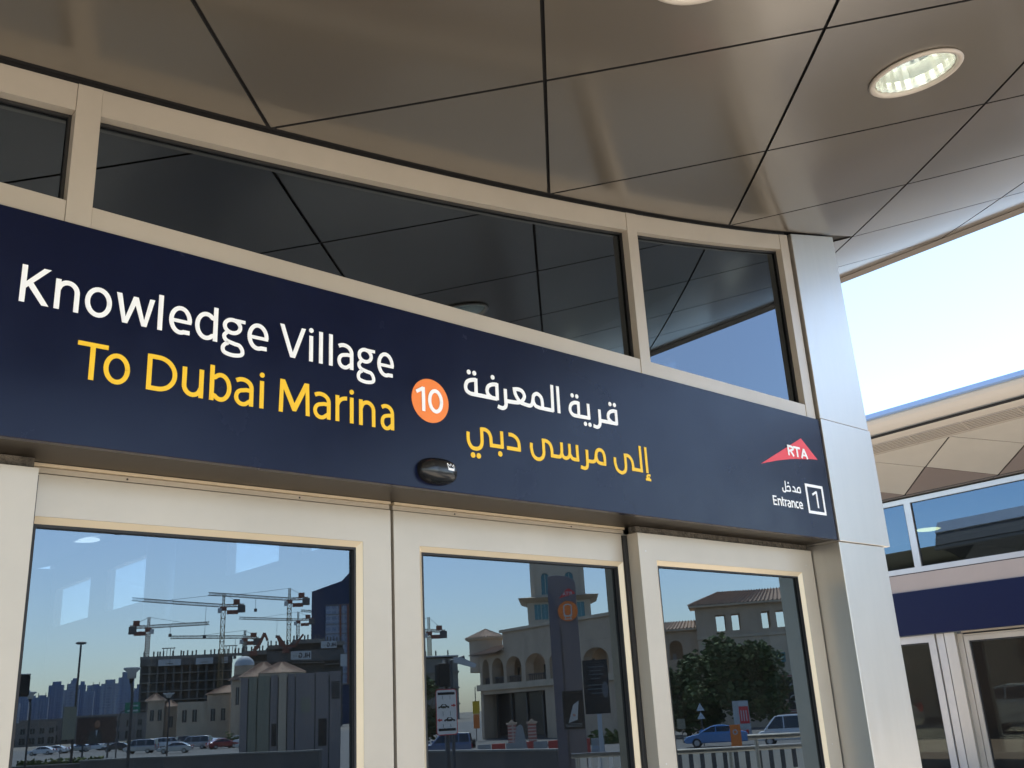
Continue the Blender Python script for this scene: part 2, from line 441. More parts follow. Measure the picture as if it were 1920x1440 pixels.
class Letters:
    """flat vinyl lettering standing a few millimetres proud of the plane y = 0 (x right, z up)"""
    def __init__(self):
        self.mb = MB(); self.n = 0
    def _front(self):
        self.n += 1
        return -(0.0022+0.00012*(self.n % 9))
    def stroke(self, pts, w, smooth=True):
        pts = [Vector((q[0], q[1])) for q in pts]
        pts = smooth_path(pts) if smooth else pts
        L = []; R = []
        for i, p in enumerate(pts):
            d0 = (p-pts[i-1]).normalized() if i else None
            d1 = (pts[i+1]-p).normalized() if i < len(pts)-1 else None
            d = d0 if d1 is None else d1 if d0 is None else (d0+d1)
            if d.length < 1e-6: d = d1
            d = d.normalized(); n = Vector((-d.y, d.x))
            k = 1.0
            if d0 is not None and d1 is not None:
                k = min(1.6, 1.0/max(0.5, n.dot(Vector((-d1.y, d1.x)))))
            L.append(p+n*w/2*k); R.append(p-n*w/2*k)
        y = self._front(); m = len(pts)
        vs = [(q.x, y, q.y) for q in L]+[(q.x, y, q.y) for q in R]+[(q.x, -0.0002, q.y) for q in L]+[(q.x, -0.0002, q.y) for q in R]
        fs = []
        for i in range(m-1):
            fs += [(i, i+1, m+i+1, m+i), (i, 2*m+i, 2*m+i+1, i+1), (m+i, m+i+1, 3*m+i+1, 3*m+i)]
        fs += [(0, m, 3*m, 2*m), (m-1, 3*m-1, 4*m-1, 2*m-1)]
        self.mb.add(vs, fs)
    def poly(self, pts):
        y = self._front()
        self.mb.prism([tuple(p) for p in pts], 'y', y, -0.0002)
    def disc(self, c, rx, rz, n=20):
        self.poly([(c[0]+rx*math.cos(2*math.pi*k/n), c[1]+rz*math.sin(2*math.pi*k/n)) for k in range(n)])
    def glyph(self, ch, x0, x1, z, cap, s, xh=0.82):
        """one letter between x0 and x1 on the baseline z, cap height cap, stroke s"""
        W = x1-x0; h = cap*xh; r = s/2
        X = lambda u: x0+u
        def S(pts, w=s, sm=True): self.stroke([(x0+a, z+b) for a, b in pts], w, sm)
        def arc(cx, cz, rx, rz, a0, a1, n=14): return [(cx+rx*math.cos(math.radians(a0+(a1-a0)*k/n)), cz+rz*math.sin(math.radians(a0+(a1-a0)*k/n))) for k in range(n+1)]
        def P(pts): self.poly([(x0+a, z+b) for a, b in pts])
        m = W/2; th = s*0.92
        if ch == 'K':
            S([(r, 0), (r, cap)], s, False)
            P([(s*.9, cap*.37), (W-s*.05, cap), (W-s*1.4, cap), (s*.9, cap*.55)])
            P([(s*1.15, cap*.50), (W-s*1.3, 0), (W, 0), (s*2.1, cap*.585)])
        elif ch == 'V':
            P([(0, cap), (s*1.08, cap), (m, s*1.25), (W-s*1.08, cap), (W, cap), (m+s*.62, 0), (m-s*.62, 0)])
        elif ch == 'w':
            q = W/4
            P([(0, h), (s*1.05, h), (q+s*.06, s*1.35), (2*q-s*.5, h*.97), (2*q+s*.5, h*.97), (3*q-s*.06, s*1.35), (W-s*1.05, h), (W, h), (3*q+s*.52, 0), (3*q-s*.52, 0), (2*q, h*.68), (q+s*.52, 0), (q-s*.52, 0)])
        elif ch == 'M':
            P([(0, 0), (s*.25, cap), (s*1.4, cap), (m, cap*.32), (W-s*1.4, cap), (W-s*.25, cap), (W, 0), (W-s, 0), (W-s*1.12, cap*.72), (m+s*.45, cap*.08), (m-s*.45, cap*.08), (s*1.12, cap*.72), (s, 0)])
        elif ch == 'T':
            S([(m, 0), (m, cap-s*.5)], s, False); S([(0, cap-th/2), (W, cap-th/2)], th, False)
        elif ch == 'E':
            S([(r, 0), (r, cap)], s, False)
            for b in (th/2, cap*.52, cap-th/2): S([(r, b), (W*(0.94 if b == cap*.52 else 1), b)], th, False)
        elif ch == 'R':
            S([(r, 0), (r, cap)], s, False)
            S([(r, cap-th/2), (W*.5, cap-th/2)]+arc(W*.5, cap*.735, W*.5-r, cap*.265-th/2, 80, -80)+[(W*.5, cap*.47), (r, cap*.47)], th, False)
            S([(W*.45, cap*.47), (W-s*.6, 0)], s, False)
        elif ch == 'A':
            S([(s*.55, 0), (m, cap-s*.4)], s, False); S([(W-s*.55, 0), (m, cap-s*.4)], s, False); S([(W*.22, cap*.3), (W*.78, cap*.3)], th*.8, False)
        elif ch == 'D':
            S([(r, 0), (r, cap)], s, False)
            S([(r, cap-th/2), (W*.38, cap-th/2)]+arc(W*.38, cap/2, W*.62-r, cap/2-th/2, 85, -85, 20)+[(W*.38, th/2), (r, th/2)], s*.97, False)
        elif ch == 'l':
            S([(m, 0), (m, cap*1.02)], s, False)
        elif ch == 'i':
            S([(m, 0), (m, h)], s, False); self.disc((x0+m, z+cap*1.0), s*.60, s*.60)
        elif ch == 'o':
            S(arc(m, h/2, m-r, h/2-th/2+s*.06, 0, 362, 30), s*.97, False)
        elif ch == 'n':
            S([(r, 0), (r, h)], s, False)
            S([(r, h*.66)]+arc(m+s*.05, h*.62, m-r-s*.05, h*.38-th/2, 165, 0)+[(W-r, 0)], s*.97, False)
        elif ch == 'r':
            S([(r, 0), (r, h)], s, False)
            S([(r, h*.62)]+arc(W*.98, h*.60, W*.98-r-s*.1, h*.40-th/2, 165, 88), s*.95, False)
        elif ch == 'u':
            S([(W-r, h), (W-r, 0)], s, False)
            S([(r, h)]+arc(m-s*.05, h*.38, m-r-s*.05, h*.38-th/2, 180, 345)+[(W-r, h*.34)], s*.97, False)
        elif ch in 'db':
            e = 1 if ch == 'd' else -1
            f = (lambda L: [(a if e > 0 else W-a, b) for a, b in L])
            S(f([(W-r, 0), (W-r, cap*1.02)]), s, False)
            S(f([(W-r, h*.80)]+arc(m-s*.02, h/2, m-r-s*.02, h/2-th/2+s*.05, 50, 310, 26)+[(W-r, h*.20)]), s*.96, False)
        elif ch == 'a':
            S([(W*.10, h*.86)]+arc(W*.42, h*.64, W*.58-r, h*.36-th/2, 118, 0)+[(W-r, 0)], s*.97, False)
            S([(W-r, h*.56), (W*.62, h*.565)]+arc(W*.45, h*.285, W*.45-r, h*.285-th*.25, 95, 300, 20)+[(W-r*1.3, h*.20)], s*.92, False)
        elif ch == 'e':
            S([(r*.7, h*.47), (W-r*.2, h*.47)], th*.85, False)
            S([(W-r, h*.47)]+arc(m, h/2, m-r, h/2-th/2+s*.05, 4, 292, 30)+[(W*.92, h*.10)], s*.95, False)
        elif ch == 'c':
            S([(W*.94, h*.90)]+arc(m, h/2, m-r, h/2-th/2, 62, 298, 24)+[(W*.94, h*.10)], s*.95, False)
        elif ch == 't':
            S([(W*.36, cap*.98), (W*.36, h*.25)]+arc(W*.72, h*.22, W*.36, h*.22-th/2, 180, 275), s*.95, False); S([(0, h-th/2), (W, h-th/2)], th*.85, False)
        elif ch == 'g':
            S(arc(W*.46, h*.69, W*.42-r, h*.31-th/2+s*.04, 0, 362, 26), s*.90, False)
            S([(W*.58, h-th*.45), (W, h-th*.45)], th*.85, False)
            S([(W*.24, h*.44), (W*.12, h*.30), (W*.22, h*.14), (W*.55, h*.06), (W*.78, h*.02), (W-r, -h*.15), (W*.86, -h*.31), (W*.5, -h*.37), (W*.16, -h*.31), (r*.9, -h*.16), (W*.16, -h*.02), (W*.30, h*.05)], s*.88)
        elif ch == '1':
            S([(W-r, 0), (W-r, cap)], s, False); S([(W-r, cap-th*.3), (0, cap*.76)], s*.95, False)
        elif ch == '0':
            S(arc(m, cap/2, m-r, cap/2-th/2, 0, 362, 30), s, False)
    def build(self, name, m, parent, label=None, world=True):
        return self.mb.build(name, m, parent, world=world, label=label)
# ================================================================== GROUND
g = MB().box(-2500, 2500, -3000, 2500, STREET_Z-0.5, STREET_Z-0.02)
structure('ground', g, M_['sand'])
g = MB().box(-160, 320, -265, -12, STREET_Z-0.4, STREET_Z)
structure('road', g, M_['asphalt'])
g = MB().box(-30, 45, -9.5, 40, STREET_Z-0.2, 0.0)
structure('platform_deck', g, M_['deck'])

# ================================================================== CANOPY
PX, PY = 1.6, 0.82                      # soffit grid: diamonds 1.6 m wide, 1.64 m deep
EDGE_X = 8.02
def soffit_z(x):
    if x > 6.0:
        a = soffit_poly(6.0)
        return soffit_poly(x)-0.046*((x-6.0)/2.02)**2
    return soffit_poly(x)
def soffit_poly(x):
    return 3.70846+0.0825698*x+0.00971744*x*x+0.000565157*x**3

def clip(poly, ax, ay, c):
    """keep the part of the polygon with ax*x + ay*y <= c"""
    out = []
    for i in range(len(poly)):
        p, q = poly[i], poly[(i+1) % len(poly)]
        dp, dq = ax*p[0]+ay*p[1]-c, ax*q[0]+ay*q[1]-c
        if dp <= 0: out.append(p)
        if (dp < 0 < dq) or (dq < 0 < dp):
            t = dp/(dp-dq); out.append((p[0]+(q[0]-p[0])*t, p[1]+(q[1]-p[1])*t))
    return out
def slab(mb, poly, zf, lift, n, thick=0.012, sides=None):
    """a curved panel: polygon in plan, bent to the height zf(x), cut in strips along x"""
    x0 = min(p[0] for p in poly); x1 = max(p[0] for p in poly)
    n = max(2, int(n*(x1-x0)/PX))
    for i in range(n):
        a = x0+(x1-x0)*i/n; b = x0+(x1-x0)*(i+1)/n
        s = clip(clip(poly, -1, 0, -a), 1, 0, b)
        s2 = []
        for p in s:
            if not s2 or (abs(p[0]-s2[-1][0])+abs(p[1]-s2[-1][1])) > 1e-5: s2.append(p)
        if len(s2) > 2 and (abs(s2[0][0]-s2[-1][0])+abs(s2[0][1]-s2[-1][1])) < 1e-5: s2.pop()
        if len(s2) < 3: continue
        mb.add([(p[0], p[1], zf(p[0])+lift) for p in s2], [tuple(range(len(s2)))])
    m = len(poly)
    for i in range(m):
        p, q = poly[i], poly[(i+1) % m]
        k = max(1, int(abs(q[0]-p[0])/0.12))
        pts = [(p[0]+(q[0]-p[0])*j/k, p[1]+(q[1]-p[1])*j/k) for j in range(k+1)]
        for c, d in zip(pts, pts[1:]):
            (sides or mb).add([(c[0], c[1], zf(c[0])+lift+0.0004), (d[0], d[1], zf(d[0])+lift+0.0004), (d[0], d[1], zf(d[0])+lift+thick), (c[0], c[1], zf(c[0])+lift+thick)], [(0, 1, 2, 3)])

canopy = thing('canopy', 'bronze panelled canopy curving upward over the station entrance', 'canopy', (4.0, 0.3, 3.9))
GAP = 0.016
HOLES = [(0.82, -2*PY), (2.42, -2*PY), (4.02, -2*PY)]
def holed_panel(cx, cy):
    """a diamond with a round hole for a downlight"""
    d = GAP/2; a_, b_ = PX/2-d*1.4, PY-d*1.4
    n = 64; mb = MB(); rings = []
    for st in range(9):
        row = []
        for k in range(n):
            t = 2*math.pi*k/n; c, s_ = math.cos(t), math.sin(t)
            R = 1/(abs(c)/a_+abs(s_)/b_)
            r = 0.1835+(R-0.1835)*st/8
            row.append((cx+r*c, cy+r*s_))
        rings.append(row)
    vs = [(p[0], p[1], soffit_z(p[0])) for row in rings for p in row]
    fs = [(i*n+k, i*n+(k+1) % n, (i+1)*n+(k+1) % n, (i+1)*n+k) for i in range(8) for k in range(n)]
    mb.add(vs, fs)
    sd = MB()
    for row in (rings[0], rings[-1]):
        sd.add([(p[0], p[1], soffit_z(p[0])+0.0005) for p in row]+[(p[0], p[1], soffit_z(p[0])+0.012) for p in row], [(k, n+k, n+(k+1) % n, (k+1) % n) for k in range(n)])
    o = mb.build('soffit_panel', 'soffit', canopy, world=True, smooth=True)
    sd.build('panel_return', 'backing', o, world=True)
def soffit_panel(cx, cy, ymax=None, name='soffit_panel', front=4.09):
    d = GAP/2
    poly = [(cx-PX/2+d*1.4, cy), (cx, cy-PY+d*1.4), (cx+PX/2-d*1.4, cy), (cx, cy+PY-d*1.4)]
    poly = clip(poly, 1, 0, EDGE_X-0.004)
    if front and cx < 6.3: poly = clip(poly, 0, -1, front)
    if ymax is not None:
        poly = clip(poly, 0, 1, ymax)
    if len(poly) < 3: return
    mb = MB(); sd = MB(); slab(mb, poly, soffit_z, 0.0, 12, sides=sd)
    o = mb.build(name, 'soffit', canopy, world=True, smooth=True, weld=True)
    sd.build('panel_return', 'backing', o, world=True)
for j in range(-5, 1):
    for i in range(-3, 5):
        odd = j % 2
        cx = 1.62+PX*i+(0 if odd else PX/2)
        cy = PY*j
        if j == -5 and cx > 6.3: continue
        if any(abs(cx-h[0]) < 0.1 and abs(cy-h[1]) < 0.1 for h in HOLES):
            holed_panel(cx, cy); continue
        soffit_panel(cx, cy, ymax=-0.012 if (j == 0 and cx < 6.0) else None)
for j in list(range(1, 13))+list(range(-15, -4)):  # negative rows: added unseen wing, shapes the reflection in the second station
    for i in range(2, 5):
        cx = 1.62+PX*i+(0 if j % 2 else PX/2)
        if cx > 6.3: soffit_panel(cx, PY*j, front=None)
back = MB()
for k in range(44):
    a = -4.0+12.0*k/44; b = -4.0+12.0*(k+1)/44
    za, zb = soffit_z(a)+0.016, soffit_z(b)+0.016
    cut = any(a < h[0]+0.30 and b > h[0]-0.30 for h in HOLES)
    for y0, y1 in ((((-4.11, -1.95), (-1.33, 0.28)) if cut else ((-4.11, 0.28),)))+(((0.28, 10.8), (-12.65, -4.11)) if a > 5.9 else ()):
        back.add([(a, y0, za), (b, y0, zb), (b, y1, zb), (a, y1, za)], [(0, 1, 2, 3)])
back.build('joint_backing', 'backing', canopy, world=True)
top = MB()
for k in range(24):
    a = -4.0+12.12*k/24; b = -4.0+12.12*(k+1)/24
    f = lambda x: soffit_z(x)+0.10+0.9*math.sin(math.pi*min(1, max(0, (8.12-x)/12.12)))**0.8
    yf = -12.7 if a > 5.85 else -4.15  # reaches forward over the added wing
    top.add([(a, yf, f(a)), (b, yf, f(b)), (b, 17.5, f(b)), (a, 17.5, f(a))], [(0, 1, 2, 3)])
top.build('roof_cladding', 'roofskin', canopy, world=True, smooth=True)
zE = soffit_z(EDGE_X)
e = MB().prism([(8.02, zE-0.004), (8.095, zE-0.022), (8.14, zE+0.02), (8.14, zE+0.10), (8.02, zE+0.10)], 'y', -12.75, 11.0)
e.build('edge_trim', 'edge', canopy, world=True)
fr = MB()
for k in range(24):
    a = -4.0+9.85*k/24; b = -4.0+9.85*(k+1)/24
    fr.add([(a, -4.10, soffit_z(a)-0.02), (b, -4.10, soffit_z(b)-0.02), (b, -4.10, f(b)), (a, -4.10, f(a)), (a, -4.22, soffit_z(a)-0.02), (b, -4.22, soffit_z(b)-0.02), (b, -4.22, f(b)), (a, -4.22, f(a))], [(0, 1, 2, 3), (4, 5, 6, 7), (0, 1, 5, 4)])
fr.build('front_fascia', 'edge', canopy, world=True)

# the shell turns up into a raised rim along the open side
MB().prism([(8.09, zE+0.102), (7.92, 5.72), (7.70, 6.00), (7.58, 6.02), (7.52, zE-0.02)], 'y', -12.7, 11.0).build('rim_cladding', 'edge', canopy, world=True)
MB().prism([(7.93, 5.725), (7.72, 6.008), (7.60, 6.03), (7.60, 6.08), (7.74, 6.07), (7.97, 5.75)], 'y', -12.7, 11.0).build('skylit_rim_cap', 'steel2', canopy, world=True)  # pale strip, sky light on the rim's top edge put into its colour
# recessed downlights, one in the middle of every diamond of this row
def downlight_full(x, y, label):
    """reflector bowl recessed through a round hole in the soffit"""
    z = soffit_z(x); sl = (soffit_z(x+0.1)-soffit_z(x-0.1))/0.2
    t = thing('downlight', label, 'downlight', (x, y, z), 0, 'recessed downlights in the canopy soffit')
    t.rotation_euler = (0, -math.atan(sl), 0)
    MB().lathe([(0.183, -0.001), (0.208, -0.001), (0.211, -0.008), (0.202, -0.016), (0.187, -0.014), (0.181, -0.004), (0.181, 0.02)], 40).build('trim_ring', 'trim', t, smooth=True)
    n = 48; prof = [(0.180, 0.0), (0.177, 0.05), (0.162, 0.11), (0.13, 0.165), (0.08, 0.20), (0.0, 0.21)]
    mb = MB()
    vs = []
    for i, (r, zz) in enumerate(prof):
        for k in range(n):
            a = 2*math.pi*k/n; rr = r*(1.0 if k % 2 else 0.975)
            vs.append((rr*math.cos(a), rr*math.sin(a), zz))
    mb.add(vs, [(i*n+k, i*n+(k+1) % n, (i+1)*n+(k+1) % n, (i+1)*n+k) for i in range(len(prof)-1) for k in range(n)])
    mb.build('reflector', 'chrome', t)
    lm = MB()
    lm.tube([(-0.09, -0.05, 0.14), (0.07, -0.05, 0.14)], 0.022, 10).tube([(-0.09, 0.05, 0.14), (0.07, 0.045, 0.14)], 0.022, 10)
    lm.build('lamp_tube', 'lamp', t, smooth=True)
    MB().lathe([(0.0, 0.008), (0.178, 0.008), (0.178, 0.012), (0.0, 0.012)], 40).build('cover_glass', M_['clear'], t)
    return t
for hx, hy, lb in ((0.82, -2*PY, 'leftmost recessed round downlight of the canopy row'), (2.42, -2*PY, 'recessed round downlight left of the fully visible one, cut by the picture top'), (4.02, -2*PY, 'recessed round downlight seen whole in the upper right')):
    downlight_full(hx, hy, lb)

# ================================================================== STATION ENTRANCE
sb = thing('station_building', 'glazed tram station entrance in champagne aluminium behind the navy sign', 'station', (2.4, 0.3, 0.0))
def W(mb, name, m, parent=None, **k):
    return mb.build(name, m, parent or sb, world=True, **k)

def ring(mb, ox0, ox1, oz0, oz1, ix0, ix1, iz0, iz1, y0, y1):
    """a frame with a rectangular opening, one continuous front face"""
    o = [(ox0, oz0), (ox1, oz0), (ox1, oz1), (ox0, oz1)]
    i = [(ix0, iz0), (ix1, iz0), (ix1, iz1), (ix0, iz1)]
    vs = [(x, y0, z) for x, z in o]+[(x, y0, z) for x, z in i]+[(x, y1, z) for x, z in o]+[(x, y1, z) for x, z in i]
    fs = []
    for k in range(4):
        j = (k+1) % 4
        fs += [(k, j, 4+j, 4+k), (8+k, 12+k, 12+j, 8+j), (k, 8+k, 8+j, j), (4+k, 4+j, 12+j, 12+k)]
    return mb.add(vs, fs)
def bead_bars(parent, x0, x1, z0, z1, w, y0, y1, m='bead'):
    """four mitred sloping glazing beads round an opening (outer size given); y0 outer lip, y1 at the glass"""
    o = [(x0, z0), (x1, z0), (x1, z1), (x0, z1)]
    i = [(x0+w, z0+w), (x1-w, z0+w), (x1-w, z1-w), (x0+w, z1-w)]
    for k in range(4):
        j = (k+1) % 4; g_ = 0.0007
        mb = MB()
        vs = [(o[k][0], y0, o[k][1]), (o[j][0], y0, o[j][1]), (i[j][0], y1, i[j][1]), (i[k][0], y1, i[k][1]),
              (o[k][0], y1+0.012, o[k][1]), (o[j][0], y1+0.012, o[j][1]), (i[j][0], y1+0.012, i[j][1]), (i[k][0], y1+0.012, i[k][1])]
        cx = sum(v[0] for v in vs[:4])/4; cz = sum(v[2] for v in vs[:4])/4
        mb.add(vs, [(0, 1, 2, 3), (4, 7, 6, 5), (0, 4, 5, 1), (1, 5, 6, 2), (2, 6, 7, 3), (3, 7, 4, 0)])
        W(mb, 'glazing_bead', m, parent)
def gasket_ring(parent, x0, x1, z0, z1, w, y0, y1):
    mb = MB(); ring(mb, x0, x1, z0, z1, x0+w, x1-w, z0+w, z1-w, y0, y1)
    W(mb, 'gasket', 'gasket', parent)
def pane(parent, x0, x1, z0, z1, y, m='glass', t=0.010):
    """a sheet of coated glass: the mirror film is on the street side, the back is plain"""
    o = W(MB().box(x0, x1, y, y+t, z0, z1), 'glass_pane', M_[m], parent)
    o.data.materials.append(M_['clear'])
    for p in o.data.polygons:
        p.material_index = 0 if p.normal.y < -0.9 else 1
    return o

# --- fixed side panels, proud of the sliding leaves
def fixed_panel(x0, x1, gx0, gx1, label):
    f_ = W(ring(MB(), x0, x1, 0.0, 2.395, gx0-0.026, gx1+0.026, 0.12, 2.256, 0.2, 0.275), 'fixed_door_panel', 'frame', label=label)
    bead_bars(f_, gx0-0.0255, gx1+0.0255, 0.1205, 2.2555, 0.0255, 0.2015, 0.219)
    gasket_ring(f_, gx0-0.002, gx1+0.002, 0.144, 2.232, 0.009, 0.2185, 0.244)
    pane(f_, gx0-0.001, gx1+0.001, 0.145, 2.231, 0.236)
    W(MB().box(x0+0.01, x1-0.01, 0.222, 0.27, 2.3955, 2.4335), 'top_seal', 'sealant', f_)
    return f_
fixed_panel(3.893, 5.530, 4.052, 5.372, 'fixed side panel by the steel pillar')
fixed_panel(-0.66, 0.922, -0.505, 0.772, 'fixed side panel at the left edge')
# --- the two sliding leaves
def leaf(x0, x1, gx0, gx1, label):
    f_ = W(ring(MB(), x0, x1, 0.01, 2.398, gx0-0.024, gx1+0.024, 0.12, 2.252, 0.29, 0.345), 'sliding_door_leaf', 'frame', label=label)
    bead_bars(f_, gx0-0.0235, gx1+0.0235, 0.1205, 2.2515, 0.0235, 0.2915, 0.309)
    gasket_ring(f_, gx0-0.002, gx1+0.002, 0.142, 2.230, 0.011, 0.3085, 0.338)
    pane(f_, gx0-0.001, gx1+0.001, 0.143, 2.229, 0.328)
    return f_
leaf(0.80, 2.3905, 0.952, 2.226, 'left sliding door leaf')
leaf(2.4065, 4.02, 2.566, 3.838, 'right sliding door leaf')
W(MB().box(2.3915, 2.4055, 0.312, 0.335, 0.01, 2.39), 'meeting_brush', 'gasket')
W(MB().box(3.862, 3.8925, 0.2765, 0.2885, 0.01, 2.39), 'shade_strip', 'gasket')  # black strip painting the shade between leaf and fixed panel
W(MB().box(0.9225, 0.945, 0.2765, 0.2885, 0.01, 2.39), 'shade_strip', 'gasket')  # same painted shade at the left fixed panel
# --- header over the leaves
hd = W(MB().box(0.925, 2.389, 0.296, 0.40, 2.4025, 2.4215), 'door_header', 'frame')
W(MB().box(2.4075, 3.89, 0.296, 0.40, 2.4025, 2.4215), 'door_header', 'frame')
W(MB().box(0.925, 2.389, 0.284, 0.40, 2.4235, 2.4345), 'header_lip', 'bead')
W(MB().box(2.4075, 3.89, 0.284, 0.40, 2.4235, 2.4345), 'header_lip', 'bead')
W(MB().box(-0.66, 5.53, 0.345, 0.46, 2.25, 2.4338), 'door_drive_box', 'blackm')
W(MB().box(-2.4, 5.534, 0.034, 0.50, 2.4365, 2.452), 'underside_panel', 'under')
W(MB().box(-2.4, 5.534, 0.05, 0.46, 2.455, 3.2), 'lintel', 'interior')

for hx in (1.25, 1.95, 2.75, 3.5):
    W(MB().tube([(hx, 0.2955, 2.412), (hx, 0.2945, 2.412)], 0.004, 10), 'screw', 'gasket')
for hz in (0.35, 1.25, 2.3):
    W(MB().tube([(5.45, 0.1995, hz), (5.45, 0.1985, hz)], 0.0045, 10), 'screw', 'steel2')
    W(MB().tube([(3.945, 0.1995, hz), (3.945, 0.1985, hz)], 0.0045, 10), 'screw', 'steel2')
# --- clerestory
CZ0, CZ1 = 3.2165, 3.2985
def rail_top(x): return soffit_z(x)-0.016
def bay(x0, x1):
    W(MB().box(x0+0.0015, x1-0.0015, 0.012, 0.095, CZ0, CZ1), 'bottom_rail', 'frame')
    mb = MB(); n = 14
    lo = [(x0+0.0015+(x1-x0-0.003)*k/n) for k in range(n+1)]
    poly = [(x, rail_top(x)-0.110) for x in lo]+[(x, rail_top(x)) for x in reversed(lo)]
    mb.prism(poly, 'y', 0.012, 0.095)
    W(mb, 'top_rail', 'frame')
    g_ = [(x, rail_top(x)-0.104) for x in lo]
    mb = MB().prism([(x0-0.004, CZ1-0.006)]+[(x1+0.004, CZ1-0.006)]+list(reversed(g_)), 'y', 0.066, 0.076)
    o = W(mb, 'glass_pane', M_['glass_dark'])
    o.data.materials.append(M_['clear'])
    for p in o.data.polygons:
        p.material_index = 0 if p.normal.y < -0.9 else 1
    gk = MB()
    gk.box(x0+0.0005, x0+0.011, 0.052, 0.064, CZ1, rail_top(x0)-0.106)
    gk.box(x1-0.011, x1-0.0005, 0.052, 0.064, CZ1, rail_top(x1)-0.106)
    lo2 = [x0+0.012+(x1-x0-0.024)*k/n for k in range(n+1)]
    gk.prism([(x, rail_top(x)-0.122) for x in lo2]+[(x, rail_top(x)-0.1105) for x in reversed(lo2)], 'y', 0.052, 0.064)
    W(gk, 'gasket', 'gasket', o)
MULL = [(-2.18, -2.10), (0.872, 0.958), (3.834, 3.916), (5.415, 5.512)]
for a, b in zip(MULL, MULL[1:]):
    bay(a[1], b[0])
for a, b in MULL:
    n = 3
    W(MB().prism([(a, CZ0), (b, CZ0), (b, rail_top(b)), (a, rail_top(a))], 'y', 0.009, 0.11), 'mullion', 'frame')
mb = MB()
for k in range(20):
    a = -2.2+7.72*k/20; b = -2.2+7.72*(k+1)/20
    mb.prism([(a, rail_top(a)+0.0005), (b, rail_top(b)+0.0005), (b, soffit_z(b)+0.012), (a, soffit_z(a)+0.012)], 'y', 0.03, 0.10)
W(mb, 'soffit_gasket', 'gasket')
W(MB().box(5.514, 5.534, 0.04, 0.2, CZ0, 4.56), 'gasket', 'gasket')

# --- the hall behind the doors
W(MB().box(-6.0, 5.95, 0.47, 17.2, -0.05, 0.02), 'hall_floor', 'interior_floor')
mb = MB()
for k in range(16):
    a = -6.0+11.95*k/16; b = -6.0+11.95*(k+1)/16
    mb.prism([(a, soffit_z(a)+0.03), (b, soffit_z(b)+0.03), (b, soffit_z(b)+0.09), (a, soffit_z(a)+0.09)], 'y', 0.29, 17.2)
W(mb, 'hall_ceiling', 'interior_ceiling')
W(MB().box(-6.2, -6.0, 0.3, 17.2, 0.0, 4.0), 'hall_wall', 'interior')
W(MB().box(-6.0, 5.95, 17.0, 17.2, 0.0, 4.6), 'hall_wall', 'interior')
wl = MB().box(5.92, 6.06, 0.61, 17.2, 0.0, 3.46).box(5.92, 6.06, 0.61, 17.2, 4.18, 4.70)
for a, b in ((0.61, 1.4), (3.9, 4.7), (7.35, 7.91), (9.39, 11.46), (13.97, 14.78), (16.72, 17.2)):
    wl.box(5.92, 6.06, a, b, 3.461, 4.179)
W(wl, 'side_wall', 'band')
for a, b in ((1.4, 3.9), (4.7, 7.35), (7.91, 9.39), (11.46, 13.97), (14.78, 16.72)):
    W(MB().box(5.98, 5.99, a+0.003, b-0.003, 3.462, 4.178), 'side_window', M_['clear'])
for hx, hy, hr in ((2.9, 9.0, .2), (3.9, 6.6, .14), (5.1, 4.4, .12), (2.4, 11.5, .2)):
    W(MB().tube([(hx, hy, 0.021), (hx, hy, soffit_z(hx)+0.02)], hr, 20), 'hall_column', 'steel2', smooth=True)
for hx in (2.2, 2.75, 3.3, 3.85):
    W(MB().box(hx, hx+0.16, 4.6, 5.9, 0.021, 1.05), 'ticket_gate', 'steel2')
W(MB().box(-3.3, -0.66, 0.26, 0.42, 0, 2.43), 'end_wall_panel', 'frame')
W(MB().box(-4.0, -2.2, 0.02, 0.46, 2.46, 3.85), 'end_wall_panel', 'frame')
W(MB().box(-4.0, -3.3, 0.02, 0.46, 0.0, 2.45), 'end_wall_panel', 'frame')
def hall_light(x, y, label):
    t = thing('hall_light', label, 'ceiling light', (x, y, soffit_z(x)+0.03))
    MB().lathe([(0.0, -0.02), (0.22, -0.02), (0.25, -0.008), (0.25, 0.0)], 28).build('diffuser', 'lampdim', t, smooth=True)
hall_light(5.2, 13.1, 'round white light on the hall ceiling seen high through the left door')
hall_light(3.6, 13.1, 'round white light on the hall ceiling seen at the left edge of the door glass')

# ================================================================== STEEL PILLAR
pil = thing('steel_pillar', 'brushed stainless steel pillar at the right end of the navy sign', 'pillar', (5.82, 0.3, 0.0))
W(MB().box(5.5405, 6.090, 0.0, 0.60, 0.0, 2.4255), 'lower_cladding', 'steel', pil, bevel=0.004)
W(MB().box(5.5355, 6.148, -0.012, 0.60, 2.4275, 3.219), 'middle_cladding', 'steel', pil, bevel=0.003)
ztop = soffit_z(5.82)
W(MB().prism([(5.5355, 3.2215), (6.132, 3.2215), (6.105, soffit_z(6.105)-0.012), (5.5355, soffit_z(5.5355)-0.012)], 'y', -0.010, 0.60), 'upper_cladding', 'steel', pil, bevel=0.003)

